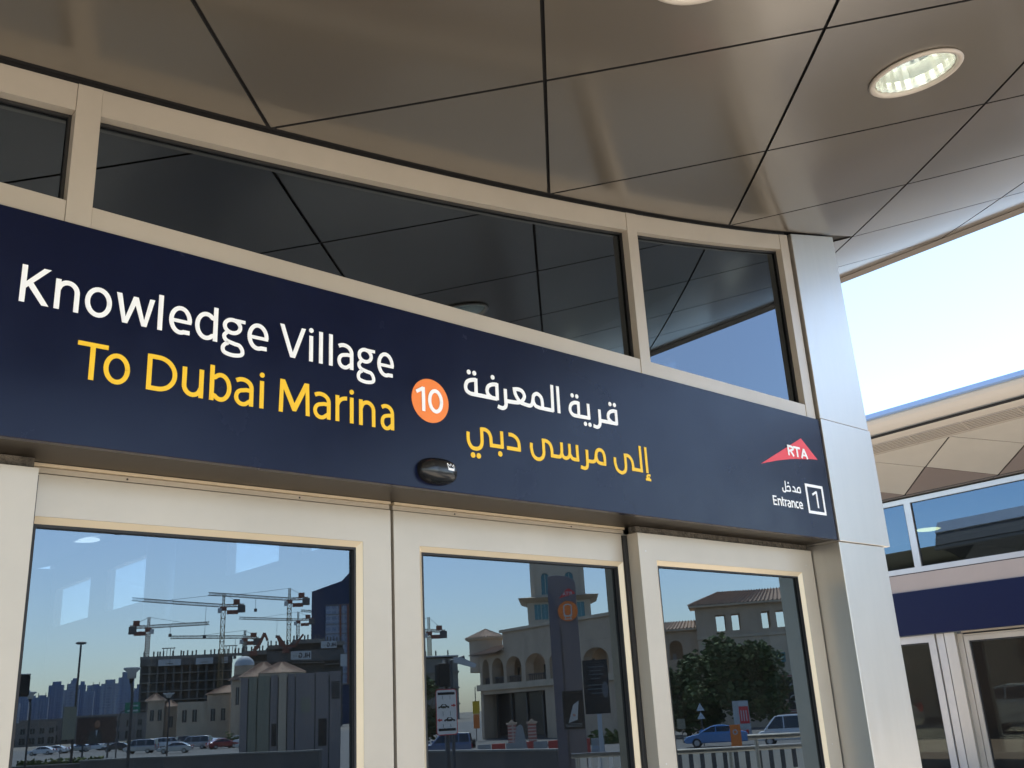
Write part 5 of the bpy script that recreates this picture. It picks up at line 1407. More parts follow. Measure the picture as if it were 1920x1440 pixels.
# ------------------------------------------------------------------ vehicles
def car(name, label, cat, kind, paint, az, r, turn=0.0, group=None):
    """front of the vehicle towards local +x"""
    t = place(name, label, cat, az, r, group, turn=turn)
    if kind == 'sedan':
        Lh, hw, H_ = 2.3, 0.88, 1.45
        body = [(-2.22, .30), (-2.31, .50), (-2.30, .72), (-2.20, .93), (-1.75, 1.01), (-.6, .98), (.95, .95), (1.6, .86), (2.05, .74), (2.25, .58), (2.28, .42), (2.18, .30)]
        cabin = [(-1.92, .95), (-1.45, 1.20), (-1.0, 1.38), (-.45, 1.47), (.0, 1.46), (.35, 1.38), (.75, 1.20), (1.25, .92)]; pill = [-1.0, .0]; wx = (-1.35, 1.38)
    elif kind == 'suv':
        Lh, hw, H_ = 2.2, 0.92, 1.85
        body = [(-2.1, .45), (-2.15, .8), (-2.1, 1.12), (.85, 1.10), (1.9, 1.02), (2.15, .8), (2.18, .45)]
        cabin = [(-2.08, 1.1), (-1.98, 1.78), (-.5, 1.86), (.25, 1.80), (.95, 1.08)]; pill = [-1.15, -.25]; wx = (-1.3, 1.35)
    else:
        Lh, hw, H_ = 2.35, 0.86, 1.98
        body = [(-2.33, .35), (-2.36, 1.05), (1.55, 1.02), (2.12, .95), (2.33, .68), (2.35, .35)]
        cabin = [(-2.34, 1.04), (-2.22, 1.88), (-1.6, 1.98), (.7, 1.96), (1.05, 1.88), (1.85, 1.0)]; pill = [-.95, .45]; wx = (-1.3, 1.5)
    mb = MB(); n = len(body)
    # lower body: rounded shoulders
    secs = [(-hw+.02, .0), (-hw, 0.06), (hw, 0.06), (hw-.02, .0)]
    vs = [(x, -hw, z) for x, z in body]+[(x, hw, z) for x, z in body]
    fs = [tuple(range(n)), tuple(range(2*n-1, n-1, -1))]+[(i, n+i, n+(i+1) % n, (i+1) % n) for i in range(n)]
    mb.add(vs, fs)
    mb.build('body', paint, t, bevel=0.07)
    tw_ = hw*0.78; m = len(cabin)
    zlo, zhi = cabin[0][1], max(z for _, z in cabin)
    def wy(z): return hw*0.97+(tw_-hw*0.97)*(z-zlo)/(zhi-zlo)
    vs = [(x, -wy(z), z) for x, z in cabin]+[(x, wy(z), z) for x, z in cabin]
    fs = [tuple(range(m)), tuple(range(2*m-1, m-1, -1))]+[(i, m+i, m+(i+1) % m, (i+1) % m) for i in range(m)]
    MB().add(vs, fs).build('cabin', paint, t, bevel=0.05)
    # side glass between pillars
    zt = zhi-0.11; zb = zlo+0.07
    def xon(z, front):
        pts = cabin[:]
        seq = pts if not front else list(reversed(pts))
        for (a, za), (b, zb_) in zip(seq, seq[1:]):
            if za <= z <= zb_: return a+(b-a)*(z-za)/(zb_-za+1e-9)
        return seq[0][0]
    xb0, xb1 = xon(zb, False)+.10, xon(zt, False)+.10
    xf0, xf1 = xon(zb, True)-.12, xon(zt, True)-.12
    cuts = [None]+pill+[None]
    for sgn in (-1, 1):
        for i in range(len(cuts)-1):
            a0 = xb0 if i == 0 else cuts[i]+.04; a1 = xb1 if i == 0 else cuts[i]+.04
            b0 = xf0 if i == len(cuts)-2 else cuts[i+1]-.04; b1 = xf1 if i == len(cuts)-2 else cuts[i+1]-.04
            if b1-a1 < .05 and b0-a0 < .05: continue
            b1 = max(b1, a1+.03)
            y0, y1 = sgn*(wy(zb)+.012), sgn*(wy(zt)+.012); y2, y3 = sgn*(wy(zb)-.02), sgn*(wy(zt)-.02)
            vs = [(a0, y0, zb), (b0, y0, zb), (b1, y1, zt), (a1, y1, zt), (a0, y2, zb), (b0, y2, zb), (b1, y3, zt), (a1, y3, zt)]
            MB().add(vs, [(0, 1, 2, 3), (4, 7, 6, 5), (0, 4, 5, 1), (1, 5, 6, 2), (2, 6, 7, 3), (3, 7, 4, 0)]).build('side_window', 'carglass', t)
    for (xa, xb, nm) in ((xon(zb, True), xon(zt, True), 'windscreen'), (xon(zb, False), xon(zt, False), 'rear_window')):
        s = 1 if nm == 'windscreen' else -1
        vs = [(xa+s*.015, -wy(zb)*.88, zb), (xa+s*.015, wy(zb)*.88, zb), (xb+s*.015, wy(zt)*.88, zt), (xb+s*.015, -wy(zt)*.88, zt)]
        vs += [(x-s*.03, y, z) for x, y, z in vs]
        MB().add(vs, [(0, 1, 2, 3), (4, 7, 6, 5), (0, 4, 5, 1), (1, 5, 6, 2), (2, 6, 7, 3), (3, 7, 4, 0)]).build(nm, 'carglass', t)
    for x in wx:
        for sgn in (-1, 1):
            w_ = MB().tube([(x, sgn*(hw-.20), .32), (x, sgn*(hw+.02), .32)], .32, 18).build('wheel', 'tyre', t)
            MB().tube([(x, sgn*(hw+.021), .32), (x, sgn*(hw+.035), .32)], .19, 14).build('rim', 'carsilver', w_)
    for sgn in (-1, 1):
        B(t, Lh-.16, Lh-.01, sgn*hw*.62-.16, sgn*hw*.62+.16, .60, .74, 'headlamp', 'carsilver')
        B(t, -Lh-.01, -Lh+.14, sgn*hw*.78-.12, sgn*hw*.78+.14, .72, 1.0 if kind != 'van' else 1.3, 'tail_lamp', 'lampred')
        B(t, .98 if kind != 'van' else 1.5, 1.12 if kind != 'van' else 1.64, sgn*(hw+.13)-.1, sgn*(hw+.13)+.1, zb, zb+.14, 'mirror', paint)
    B(t, Lh-.05, Lh+.03, -hw+.08, hw-.08, .36, .52, 'bumper', 'blackm')
    if kind == 'suv':
        sp = MB().tube([(-2.16, 0, 1.0), (-2.38, 0, 1.0)], .34, 20).build('spare_wheel', 'tyre', t)
        MB().tube([(-2.381, 0, 1.0), (-2.40, 0, 1.0)], .25, 16).build('rim', 'cardark', sp)
    if kind == 'taxi' or name == 'taxi':
        B(t, -.25, .25, -.1, .1, H_+.02, H_+.14, 'roof_sign', 'yellow')
    return t
car('parked_car', 'sky blue saloon car driving left in front of the big tree', 'car', 'sedan', 'carblue', 52.0, 76, 0.05)
car('van', 'white passenger van following the blue car', 'van', 'van', 'carwhite', 56.0, 73, 0.08)
car('parked_car', 'metallic blue off-road car with a spare wheel, behind the sign post', 'car', 'suv', 'carsuv', 37.2, 79, 0.1)
ROW = [(17.2, 190, 'sedan', 'carwhite', 'white saloon at the far left of the parked row'), (18.2, 192, 'sedan', 'carsilver', 'silver saloon second from the left in the parked row'), (19.0, 196, 'sedan', 'carwhite', 'white saloon near the billboard post'), (20.1, 178, 'sedan', 'cardark', 'charcoal saloon below the billboard'),
       (21.3, 150, 'van', 'carsilver', 'silver people carrier in front of the left villas'), (22.1, 172, 'suv', 'carwhite', 'white off-road car behind the people carrier'), (22.8, 175, 'suv', 'carwhite', 'second white off-road car with a dark rear'), (23.0, 140, 'sedan', 'carsilver', 'silver saloon with a bright windscreen nearest the wall'),
       (24.0, 158, 'van', 'carsilver', 'grey van in the middle of the row'), (25.0, 160, 'sedan', 'carwhite', 'white saloon behind the red one'), (25.35, 150, 'sedan', 'carred', 'dark red saloon in the middle of the row'), (26.6, 160, 'suv', 'carwhite', 'white off-road car before the tan villa'), (26.9, 137, 'sedan', 'carsilver', 'shiny silver saloon in front of the tan villa'),
       (27.7, 150, 'sedan', 'cardark', 'dark saloon beside the advertising panel'), (28.1, 158, 'suv', 'cardark', 'dark off-road car by the advertising panel'), (29.0, 146, 'sedan', 'carsilver', 'silver saloon right of the advertising panel'), (16.6, 185, 'sedan', 'carwhite', 'white saloon beside the small dish topped lamp'), (19.6, 205, 'suv', 'carsilver', 'silver off-road car behind the billboard posts'), (23.6, 186, 'suv', 'cardark', 'dark off-road car behind the grey van'), (24.5, 190, 'sedan', 'carwhite', 'white saloon far behind the red car'), (26.1, 178, 'sedan', 'carwhite', 'white saloon before the hedge of the tan villa'), (27.3, 165, 'sedan', 'carwhite', 'white saloon behind the shiny silver one')]
for i, (az, r, kd, pt, lb) in enumerate(ROW):
    car('parked_car', lb, 'car', kd, pt, az, r*1.08, (0.35, -0.5, 2.8, 0.2)[i % 4], 'cars parked along the opposite kerb')

# ------------------------------------------------------------------ street lamps, poles and signs on the left
def big_lamp(label, az, r, h):
    t = place('street_lamp', label, 'street lamp', az, r)
    MB().tube([(0, 0, 0), (0, 0, h-.35), (.02, 0, h-.12)], .13, 10, .07).build('pole', 'pole', t, smooth=True)
    MB().ball((0.0, 0, h-.05), .55, .3, .16, 14, 6).build('lamp_head', 'pole', t, smooth=True)
    MB().ball((0.0, 0, h-.13), .45, .24, .09, 14, 6).build('diffuser', 'hoard', t, smooth=True)
big_lamp('tall slim street lamp with a small flat head against the sky', 18.0, 112, 1.55+(7.05-1.55)*1.6-STREET_Z)
def disc_lamp(label, az, r, h, rad):
    t = place('street_lamp', label, 'street lamp', az, r, 'street lamps with a dish top')
    MB().tube([(0, 0, 0), (0, 0, h-1.0), (.03, 0, h-.75), (.2*rad, 0, h-.42)], .065, 10).build('pole', 'pole', t, smooth=True)
    MB().lathe([(0, -.42), (.18, -.40), (rad*.55, -.16), (rad, -.03), (rad, .03), (0, .05)], 28, (.2*rad, 0, h)).build('dish', 'hoard', t, smooth=True)
    MB().lathe([(rad*.5, -.21), (rad*.28, -.42), (rad*.2, -.6), (0, -.6)], 20, (.2*rad, 0, h)).build('lamp_head', 'blackm', t, smooth=True)
k_ = 45/25; disc_lamp('dish topped street lamp standing before the concrete block', 20.7, 45, 1.55+(2.9-1.55)*k_-STREET_Z, .34)
disc_lamp('small dish topped street lamp near the left edge of the door glass', 15.9, 75, 1.55+(3.02-1.55)*75/40-STREET_Z, .36)
disc_lamp('distant dish topped street lamp between two villas', 22.6, 100, 6.4, .5)
sl = place('signal_head', 'black traffic signal head cut by the left edge of the door glass', 'traffic light', 15.62, 20)
B(sl, -.06, .30, -.12, .10, 4.02, 4.38, 'housing', 'blackm', bevel=.03); B(sl, -.06, .30, -.13, .11, 4.385, 4.40, 'cap', 'hoard'); MB().tube([(.25, 0, 0), (.25, 0, 4.01)], .06, 10).build('pole', 'pole', sl)
bl = place('billboard', 'dark brown billboard with a man in a suit', 'billboard', 19.1, 150)
kk = 150/90; Zl = lambda z: 1.55+(z-1.55)*kk-STREET_Z
pn = B(bl, -1.40*kk, 1.5*kk, 0, .25, Zl(.68), Zl(2.66), 'panel', 'postbrown')
B(pn, -1.45*kk, 1.55*kk, -.02, .27, Zl(2.661), Zl(2.74), 'frame_bar', 'pole')
for x in (-1.5, 1.6): B(bl, x-.12, x+.12, .02, .22, 0, Zl(.679), 'post', 'pole')
MB().ball((.0, -.02, Zl(2.16)), .36, .03, .50, 18, 10).build('portrait', 'skin', pn, smooth=True)
MB().prism([(-.7, Zl(.70)), (1.1, Zl(.70)), (1.0, Zl(1.35)), (.45, Zl(1.72)), (-.35, Zl(1.72)), (-.65, Zl(1.3))], 'y', -.02, -.002).build('portrait', 'cardark', pn)
MB().prism([(-.10, Zl(1.70)), (.16, Zl(1.70)), (.05, Zl(1.15))], 'y', -.035, -.021).build('portrait', 'hoard', pn)
gs = place('road_sign', 'green direction sign on a bent grey post', 'road sign', 20.55, 110)
MB().tube([(.9, 0, 0), (.9, 0, 4.4), (.7, 0, 5.1), (.2, 0, 5.3)], .07, 8).build('post', 'pole', gs)
p_ = B(gs, -1.1, .35, -.06, -.01, 5.0, 6.0, 'panel', 'green'); B(p_, -.9, .1, -.075, -.061, 5.12, 5.28, 'print_line', 'hoard'); B(p_, -.9, -.1, -.075, -.061, 5.6, 5.74, 'print_line', 'hoard')
bn = place('street_banner', 'upright olive banner on the lamp pole', 'banner', 17.75, 111)
B(bn, -.65, .55, -.03, 0, 2.8, 5.9, 'cloth', 'wallgreen'); B(bn, .56, .62, -.03, .0, 0, 6.2, 'post', 'pole')
ad = place('advertising_panel', 'pale advertising panel standing among the parked cars', 'advertising panel', 28.35, 128)
B(ad, -.75, .75, 0, .3, .4, 3.2, 'case', 'blackm'); B(ad, -.62, .62, -.03, -.001, .6, 3.0, 'poster', 'soffit2')
p_ = B(ad, -.3, .2, -.045, -.031, 1.4, 2.3, 'print_block', 'orange')

# hedges and low walls
def leaf_mass(mb, n, fn, size):
    for _ in range(n):
        c = Vector(fn()); a = random.uniform(0, 6.28); b = random.uniform(-1.2, 1.2)
        u = Vector((math.cos(a), math.sin(a), 0)); v = Vector((-math.sin(a)*math.sin(b), math.cos(a)*math.sin(b), math.cos(b)))
        s = size*random.choice((.5, .7, .9, 1.2, 1.6))
        mb.add([c-u*s*.5, c+v*s*.35, c+u*s*.5, c-v*s*.35], [(0, 1, 2, 3)])
def hedge(label, az0, az1, r, h):
    x0, y0 = street(az0, r); x1, y1 = street(az1, r)
    t = thing('hedge', label, 'hedge', ((x0+x1)/2, (y0+y1)/2, STREET_Z), math.atan2(y1-y0, x1-x0), 'clipped hedges along the street')
    Lh = math.hypot(x1-x0, y1-y0)/2
    mb = MB(); leaf_mass(mb, int(60*Lh), lambda: (random.uniform(-Lh, Lh), random.uniform(-.6, .6), random.uniform(0.1, 1)**.7*h*random.uniform(.8, 1.05)), .42)
    o = mb.build('foliage', 'leaf2', t); o['kind'] = 'stuff'
    mb = MB().box(-Lh, Lh, -.3, .3, 0, h*.55); mb.build('stems', 'leaf', t)
hedge('yellow green hedge at the far left of the street', 15.5, 19.5, 128, .75)
hedge('yellow green hedge behind the silver people carrier', 20.2, 22.0, 200, 1.6)
hedge('bright hedge before the tan villa', 25.5, 26.3, 182, 2.2)
hedge('bright hedge beside the advertising panel', 27.2, 28.6, 180, 1.7)
hedge('low hedge behind the striped masonry posts', 45.2, 47.2, 90, 1.2)
def low_wall(label, az0, r0, az1, r1, h, name='low_wall', m='wallstone'):
    x0, y0 = street(az0, r0); x1, y1 = street(az1, r1)
    t = thing(name, label, 'wall', ((x0+x1)/2, (y0+y1)/2, STREET_Z), math.atan2(y1-y0, x1-x0))
    Lh = math.hypot(x1-x0, y1-y0)/2
    B(t, -Lh, Lh, -.12, .12, 0, h-.07, 'wall_body', m); B(t, -Lh-.02, Lh+.02, -.17, .17, h-.069, h, 'coping', 'concrete')
low_wall('low concrete wall with a pale coping in front of the parked cars', 18.5, 55, 30.5, 48, 1.55-STREET_Z-math.tan(math.radians(1.45))*50)
low_wall('farther low wall ending left of the parked silver cars', 15.0, 92, 23.6, 85, 1.1)
low_wall('long concrete wall behind the sign post with a pale top', 35.4, 40, 43.5, 34, 1.55-STREET_Z-math.tan(math.radians(2.08))*36.5)
low_wall('low kerb wall in front of the blue car and the white van', 48.0, 46, 60.0, 44, 1.55-STREET_Z-math.tan(math.radians(2.6))*45)

# ------------------------------------------------------------------ sign post with two-way traffic plate and signal head
ts = place('traffic_sign', 'white two-way traffic sign with a red border on a grey pole', 'traffic sign', 37.4, 22)
ksn = 22/16; Zs = lambda z: 1.55+(z-1.55)*ksn-STREET_Z
z0, z1, w2 = Zs(1.215), Zs(1.895), .165*ksn
MB().tube([(.0, .05, 0), (.0, .05, Zs(2.34))], .038*ksn, 12).build('pole', 'pole', ts, smooth=True)
def rrect(hw_, a, b, rad, n=6):
    out = []
    for cx, cz, s in ((hw_-rad, a+rad, -90), (hw_-rad, b-rad, 0), (-hw_+rad, b-rad, 90), (-hw_+rad, a+rad, 180)):
        out += [(cx+rad*math.cos(math.radians(s+90*i/n)), cz+rad*math.sin(math.radians(s+90*i/n))) for i in range(n+1)]
    return out
pl_ = MB().prism(rrect(w2, z0, z1, .06), 'y', -.03, -.005).build('sign_plate', 'red', ts)
MB().prism(rrect(w2-.016, z0+.016, z1-.016, .05), 'y', -.034, -.0305).build('sign_face', 'white', pl_)
hz = z1-z0
B(pl_, -w2*.80, w2*.80, -.038, -.0345, z0+hz*.875, z0+hz*.93, 'kerb_mark', 'blackm'); B(pl_, -w2*.80, w2*.80, -.038, -.0345, z0+hz*.09, z0+hz*.145, 'kerb_mark', 'blackm')
def mini_car(cx, cz, s, flip):
    q = [(-1, -.28), (-1, .05), (-.62, .12), (-.42, .42), (.35, .42), (.66, .10), (1, .02), (1, -.28)]
    MB().prism([(cx+x*s*(-1 if flip else 1), cz+z*s) for x, z in q], 'y', -.0385, -.0345).build('car_mark', 'blackm', pl_)
    for x in (-.55, .6): MB().tube([(cx+x*s, -.041, cz-.3*s), (cx+x*s, -.0346, cz-.3*s)], .17*s, 10).build('car_mark', 'white', pl_)
    MB().prism([(cx-.34*s, cz+.1*s), (cx+.3*s, cz+.1*s), (cx+.2*s, cz+.32*s), (cx-.26*s, cz+.32*s)], 'y', -.0405, -.0386).build('car_mark', 'white', pl_)
def mini_arrow(cx, cz, s, d):
    MB().prism([(cx-d*s, cz+.3*s), (cx, cz+.3*s), (cx, cz+.75*s), (cx+d*s*1.1, cz), (cx, cz-.75*s), (cx, cz-.3*s), (cx-d*s, cz-.3*s)], 'y', -.0385, -.0345).build('arrow_mark', 'red', pl_)
mini_car(w2*.26, z0+hz*.62, .115, False); mini_arrow(-w2*.66, z0+hz*.64, .05, -1)
mini_car(-w2*.26, z0+hz*.33, .115, True); mini_arrow(w2*.66, z0+hz*.33, .05, 1)
for x in (-w2*.35, w2*.35):
    for a, b in ((.78, .86), (.42, .52), (.16, .24)): B(pl_, x-.004, x+.004, -.038, -.0345, z0+hz*a, z0+hz*b, 'lane_mark', 'blackm')
B(ts, -.10, .14, -.10, .16, Zs(1.93), Zs(2.29), 'signal_head', 'blackm', bevel=.02)
MB().tube([(.16, 0, Zs(1.95)), (.16, 0, Zs(2.26))], .07, 10).build('signal_visor', 'blackm', ts)
B(ts, -.08, -.02, -.04, .08, Zs(2.29)+.001, Zs(2.36), 'pole_cap', 'pole')
cc = place('street_camera', 'white camera box on the arm beside the signal head', 'camera', 38.5, 36)
MB().tube([(.5, 0, 0), (.5, 0, 5.1), (0, 0, 5.2)], .06, 8).build('pole', 'pole', cc)
MB().prism([(-.42, 4.92), (.1, 5.18), (.4, 5.2), (.4, 5.02), (-.35, 4.80)], 'y', -.15, .15).build('housing', 'hoard', cc)

# ------------------------------------------------------------------ station totem
to = place('station_totem', 'tall violet grey totem with an orange tram roundel', 'totem', 44.1, 25)
kt_ = 25/18; Zo = lambda z: 1.55+(z-1.55)*kt_-STREET_Z; Xo = lambda a: a*kt_
topc = [(Xo(.20), 0)]
prof = [(Xo(.19), 0), (Xo(.19), Zo(3.80)), (Xo(.05), Zo(3.815)), (Xo(-.15), Zo(3.79)), (Xo(-.28), Zo(3.72)), (Xo(-.31), Zo(3.65)), (Xo(-.31), 0)]
MB().prism(prof, 'y', 0, .45).build('totem_body', 'totem', to, bevel=.01)
MB().prism([(Xo(.195), 0), (Xo(.02), 0), (Xo(.02), Zo(3.0)), (Xo(.10), Zo(3.4)), (Xo(.195), Zo(3.60))], 'y', -.02, -.001).build('blue_panel', 'totemblue', to)
B(to, Xo(-.005), Xo(.0), -.024, -.001, 0, Zo(2.9), 'panel_joint', 'blackm')
c_ = (Xo(-.145), Zo(3.165)); R_ = .175*kt_
rd_ = MB().tube([(c_[0], -.001, c_[1]), (c_[0], -.05, c_[1])], R_, 40).build('roundel', 'orange', to)
L = Letters(); L.n = 0
def Q(x, z): return (c_[0]+x*R_, c_[1]+z*R_)
L.stroke([Q(-.36, -.5), Q(-.38, .3), Q(-.30, .58), Q(0, .66), Q(.30, .58), Q(.38, .3), Q(.36, -.5)], .12*R_)
L.poly([Q(-.38, -.58), Q(.38, -.58), Q(.36, -.22), Q(.22, -.38), Q(0, -.44), Q(-.22, -.38), Q(-.36, -.22)])
L.stroke([Q(-.36, -.80), Q(.36, -.80)], .10*R_, False); L.stroke([Q(-.24, -.62), Q(-.28, -.78)], .1*R_, False); L.stroke([Q(.24, -.62), Q(.28, -.78)], .1*R_, False)
for i, p in enumerate(L.mb.v): L.mb.v[i] = (p[0], p[1]*2-.0505, p[2])
L.mb.build('tram_mark', 'hoard', rd_)
L = Letters()
def Q2(u, v): return (Xo(-.145)+u, Zo(3.47)+v)
L.poly([Q2(-.20, -.10), Q2(.22, .0), Q2(.12, .09), Q2(.05, .135)])
L.poly([Q2(-.20, -.10), Q2(.05, .135), Q2(-.02, .10)])
for i, p in enumerate(L.mb.v): L.mb.v[i] = (-(p[0]-Xo(-.145))+Xo(-.145), p[1]-.002, p[2])
em = L.mb.build('emblem', 'red', to)
L = Letters()
x0 = Xo(-.145)-.13
for ch, a, b in (('R', 0, .075), ('T', .08, .155), ('A', .155, .235)): L.glyph(ch, x0+a, x0+b, Zo(3.47)-.035, .085, .018)
for i, p in enumerate(L.mb.v): L.mb.v[i] = (p[0], p[1]-.007, p[2])
L.mb.build('lettering', 'hoard', em)
mp = B(to, Xo(.06), Xo(-.30), -.03, -.0245, Zo(1.15), Zo(1.79), 'map_panel', 'posterdark')
MB().prism([(Xo(-.02), Zo(1.25)), (Xo(-.12), Zo(1.55)), (Xo(-.22), Zo(1.62)), (Xo(-.18), Zo(1.30))], 'y', -.034, -.0301).build('map_mark', 'hoard', mp)
MB().tube([(Xo(-.13), -.034, Zo(1.38)), (Xo(-.13), -.0302, Zo(1.38))], .035, 12).build('map_mark', 'orange', mp)
for q in range(3): B(mp, Xo(.03), Xo(-.25), -.034, -.0301, Zo(1.19)+.03*q, Zo(1.19)+.03*q+.006, 'print_line', 'hoard')

# black poster hoarding on two posts
ph = place('poster_stand', 'black poster board with white print on a pale post', 'poster board', 45.7, 42)
kq = 42/35; Zq = lambda z: 1.55+(z-1.55)*kq-STREET_Z
pb = B(ph, -.50*kq, .36*kq, 0, .12, Zq(1.22), Zq(3.0), 'board', 'posterdark')
for q, (z, w) in enumerate(((2.75, .30), (2.62, .22), (2.5, .27), (2.36, .15), (2.15, .34), (2.02, .38), (1.88, .2))):
    B(pb, -w*kq-.08, w*kq*.6, -.012, -.001, Zq(z), Zq(z)+.04, 'print_line', 'printdim')
MB().ball((-.36*kq, -.006, Zq(2.0)), .13, .004, .33, 14, 8).build('print_figure', 'printdim', pb)
B(ph, -.20, -.02, .02, .2, 0, Zq(1.219), 'post', 'hoard')

# ------------------------------------------------------------------ roadworks across the street
kr = 75/60; Zr = lambda z: 1.55+(z-1.55)*kr-STREET_Z; Xr = lambda a: a*kr
jb = None
for i in range(9):
    az = 39.4+i*0.78
    if jb is None:
        jb = place('road_barrier', 'plastic road barrier', 'barrier', az, 76, 'red and white road barriers across the street')
        MB().prism([(-.30, 0), (.30, 0), (.26, .25), (.12, .45), (.10, .95), (-.10, .95), (-.12, .45), (-.26, .25)], 'x', -.48, .48).build('barrier_body', 'barwhite', jb)
        b0 = jb
        b0['label'] = 'white plastic road barrier, leftmost of the row'
    else:
        x, y = street(az, 76)
        nm = ['', 'second', 'third', 'fourth', 'fifth', 'sixth', 'seventh', 'eighth', 'ninth'][i]
        red = i % 2
        copy_thing(b0, (x, y, STREET_Z), face_station(az)+.1*((i*5) % 3-1), f'{"red" if red else "white"} plastic road barrier, {nm} from the left', 'red and white road barriers across the street', {'dirty_white_plastic': 'barred'} if red else None)
for a, lb in ((.05, 'striped masonry gate post left of the leaning white board'), (-1.15, 'striped masonry gate post right of the leaning white board')):
    gp = place('gate_post', lb, 'gate post', 41, 80, 'pair of striped masonry gate posts')
    x = a*80/60
    B(gp, x-.32, x+.32, 0, .6, 0, 2.15, 'shaft', 'brickstripe'); B(gp, x-.42, x+.42, -.1, .7, 2.151, 2.27, 'cap', 'stucco2')
    MB().prism([(x-.25, 2.271), (x+.25, 2.271), (x, 2.5)], 'y', .05, .55).build('finial', 'stucco2', gp)
af = place('leaning_board', 'white A shaped board leaning between the gate posts', 'board', 41.3, 72)
MB().prism([(-.75, 0), (.45, 0), (.12, 2.1), (-.18, 2.25), (-.34, 2.1)], 'y', 0, .08).build('board', 'barwhite', af)
B(af, -.25, -.1, .09, .5, 0, 1.9, 'strut', 'pole')
dp = place('debris_pile', 'low pile of grey rubble beside the barriers', 'rubble', 43.2, 78)
mb = MB()
for _ in range(26): mb.ball((random.uniform(-2, 2), random.uniform(-.5, .5), random.uniform(.05, .7)), random.uniform(.1, .35), random.uniform(.1, .3), random.uniform(.08, .25), 6, 4)
o = mb.build('rubble', 'concrete', dp); o['kind'] = 'stuff'

# ------------------------------------------------------------------ right-hand pane: trees, signs, rails
def tree(label, az, r, h, rad, n, off=0.0, m='leaf', lump=9):
    t = place('street_tree', label, 'tree', az, r, 'broad street trees before the tan building')
    MB().tube([(0, 0, 0), (.1, 0, h*.2), (-.05, .1, h*.42)], .26, 10, .16).build('trunk', 'bark', t, smooth=True)
    mb = MB()
    for q in range(5):
        a = q*1.26+.3
        mb.tube([(0, 0, h*.3), (math.cos(a)*rad*.35, math.sin(a)*rad*.3, h*.5), (math.cos(a)*rad*.65, math.sin(a)*rad*.5, h*.72)], .10, 7, .03)
    mb.build('limb', 'bark', t, smooth=True)
    cl = [(random.uniform(-.72, .72)*rad, random.uniform(-.6, .6)*rad, h*random.uniform(.22, .84), rad*random.uniform(.28, .46)) for _ in range(lump)]
    cl += [(random.uniform(-.4, .4)*rad, 0, h*.88, rad*.3), (-.75*rad, 0, h*.45, rad*.3), (.75*rad, 0, h*.42, rad*.32)]
    mb = MB()
    def spot():
        c = random.choice(cl); u = Vector((random.gauss(0, 1), random.gauss(0, 1), random.gauss(0, 1))).normalized()
        d = c[3]*random.uniform(.4, 1.35)**1.0
        return (c[0]+u.x*d, c[1]+u.y*d, c[2]+u.z*d*.8)
    leaf_mass(mb, n, spot, .42)
    mb.build('crown', m, t)
    mb = MB(); leaf_mass(mb, n//6, spot, .36); mb.build('sunlit_leaves', 'leaf2', t)  # paler leaves with sunlight put into their colour
    mb = MB()
    for c in cl: mb.ball((c[0], c[1], c[2]), c[3]*.5, c[3]*.5, c[3]*.4, 9, 6)
    mb.build('inner_foliage', m, t)
kt3 = 95/70
tree('big dark round street tree in the middle of the right glass', 53.4, 92, 1.55+(5.5-1.55)*92/70-STREET_Z, 3.9, 12000, lump=22)
tree('shorter dark street tree left of the big one', 50.6, 97, 7.2, 3.2, 7000, lump=15)
tree('low tree at the left edge of the right glass', 48.9, 102, 6.6, 2.4, 3500, m='leaf2')
tree('street tree half hidden behind the sign post in the middle glass', 36.0, 105, 7.2, 2.2, 4000)
tg = place('warning_sign', 'pair of white triangular warning signs on one post', 'road sign', 51.3, 78)
kg = 78/60; Zg = lambda z: 1.55+(z-1.55)*kg-STREET_Z
MB().tube([(0, 0.05, 0), (0, .05, Zg(1.27))], .04, 8).build('post', 'pole', tg)
for zt, zb_ in ((1.27, .84), (.78, .40)):
    f_ = MB().prism([(-.30, Zg(zb_)), (.30, Zg(zb_)), (0, Zg(zt))], 'y', -.02, 0).build('triangle', 'hoard', tg)
    MB().prism([(-.14, Zg(zb_)+.1), (.14, Zg(zb_)+.1), (0, Zg(zt)-.2)], 'y', -.025, -.0201).build('triangle_field', 'polelight', f_)
rt = place('red_totem', 'red and white information totem behind the blue car', 'totem', 53.4, 85)
B(rt, -.75, .55, 0, .3, 0, 2.95, 'case', 'polelight'); p_ = B(rt, -.70, .05, -.02, -.001, 1.2, 2.5, 'red_field', 'red'); B(rt, -.70, .05, -.02, -.001, 2.52, 2.85, 'white_field', 'hoard')
for q in range(3): B(p_, -.55+.2*q, -.47+.2*q, -.03, -.0201, 1.4, 2.2, 'print_line', 'hoard')
os_ = place('orange_notice', 'orange notice board with a white ring before the blue car', 'notice board', 53.0, 62)
B(os_, -.33, .30, 0, .05, .55, 1.75, 'board', 'orange'); MB().lathe([(.09, 0), (.15, 0), (.15, .02), (.09, .02), (.09, 0)], 20).build('ring_mark', 'hoard', os_).matrix_local = Matrix.Translation((0, -.02, 1.35)) @ Matrix.Rotation(math.pi/2, 4, 'X')
for x in (-.28, .25): B(os_, x-.025, x+.025, .051, .1, 0, 1.75, 'post', 'pole')
ps = place('poster_stand', 'black and white swirl poster behind the white van', 'poster board', 56.6, 92)
pb = B(ps, -.85, .85, 0, .15, 2.0, 4.5, 'board', 'posterdark')
for q, (x, z, r_) in enumerate(((-.2, 3.6, .5), (.3, 2.8, .42), (-.35, 2.5, .25), (.4, 3.9, .22))):
    L = Letters(); L.stroke([(x+r_*math.cos(t*.5)*(1-t*.05), z+r_*math.sin(t*.5)*(1-t*.05)) for t in range(13)], .09)
    for i, p in enumerate(L.mb.v): L.mb.v[i] = (p[0], p[1]*3-.002, p[2])
    L.mb.build('swirl_mark', 'hoard', pb)
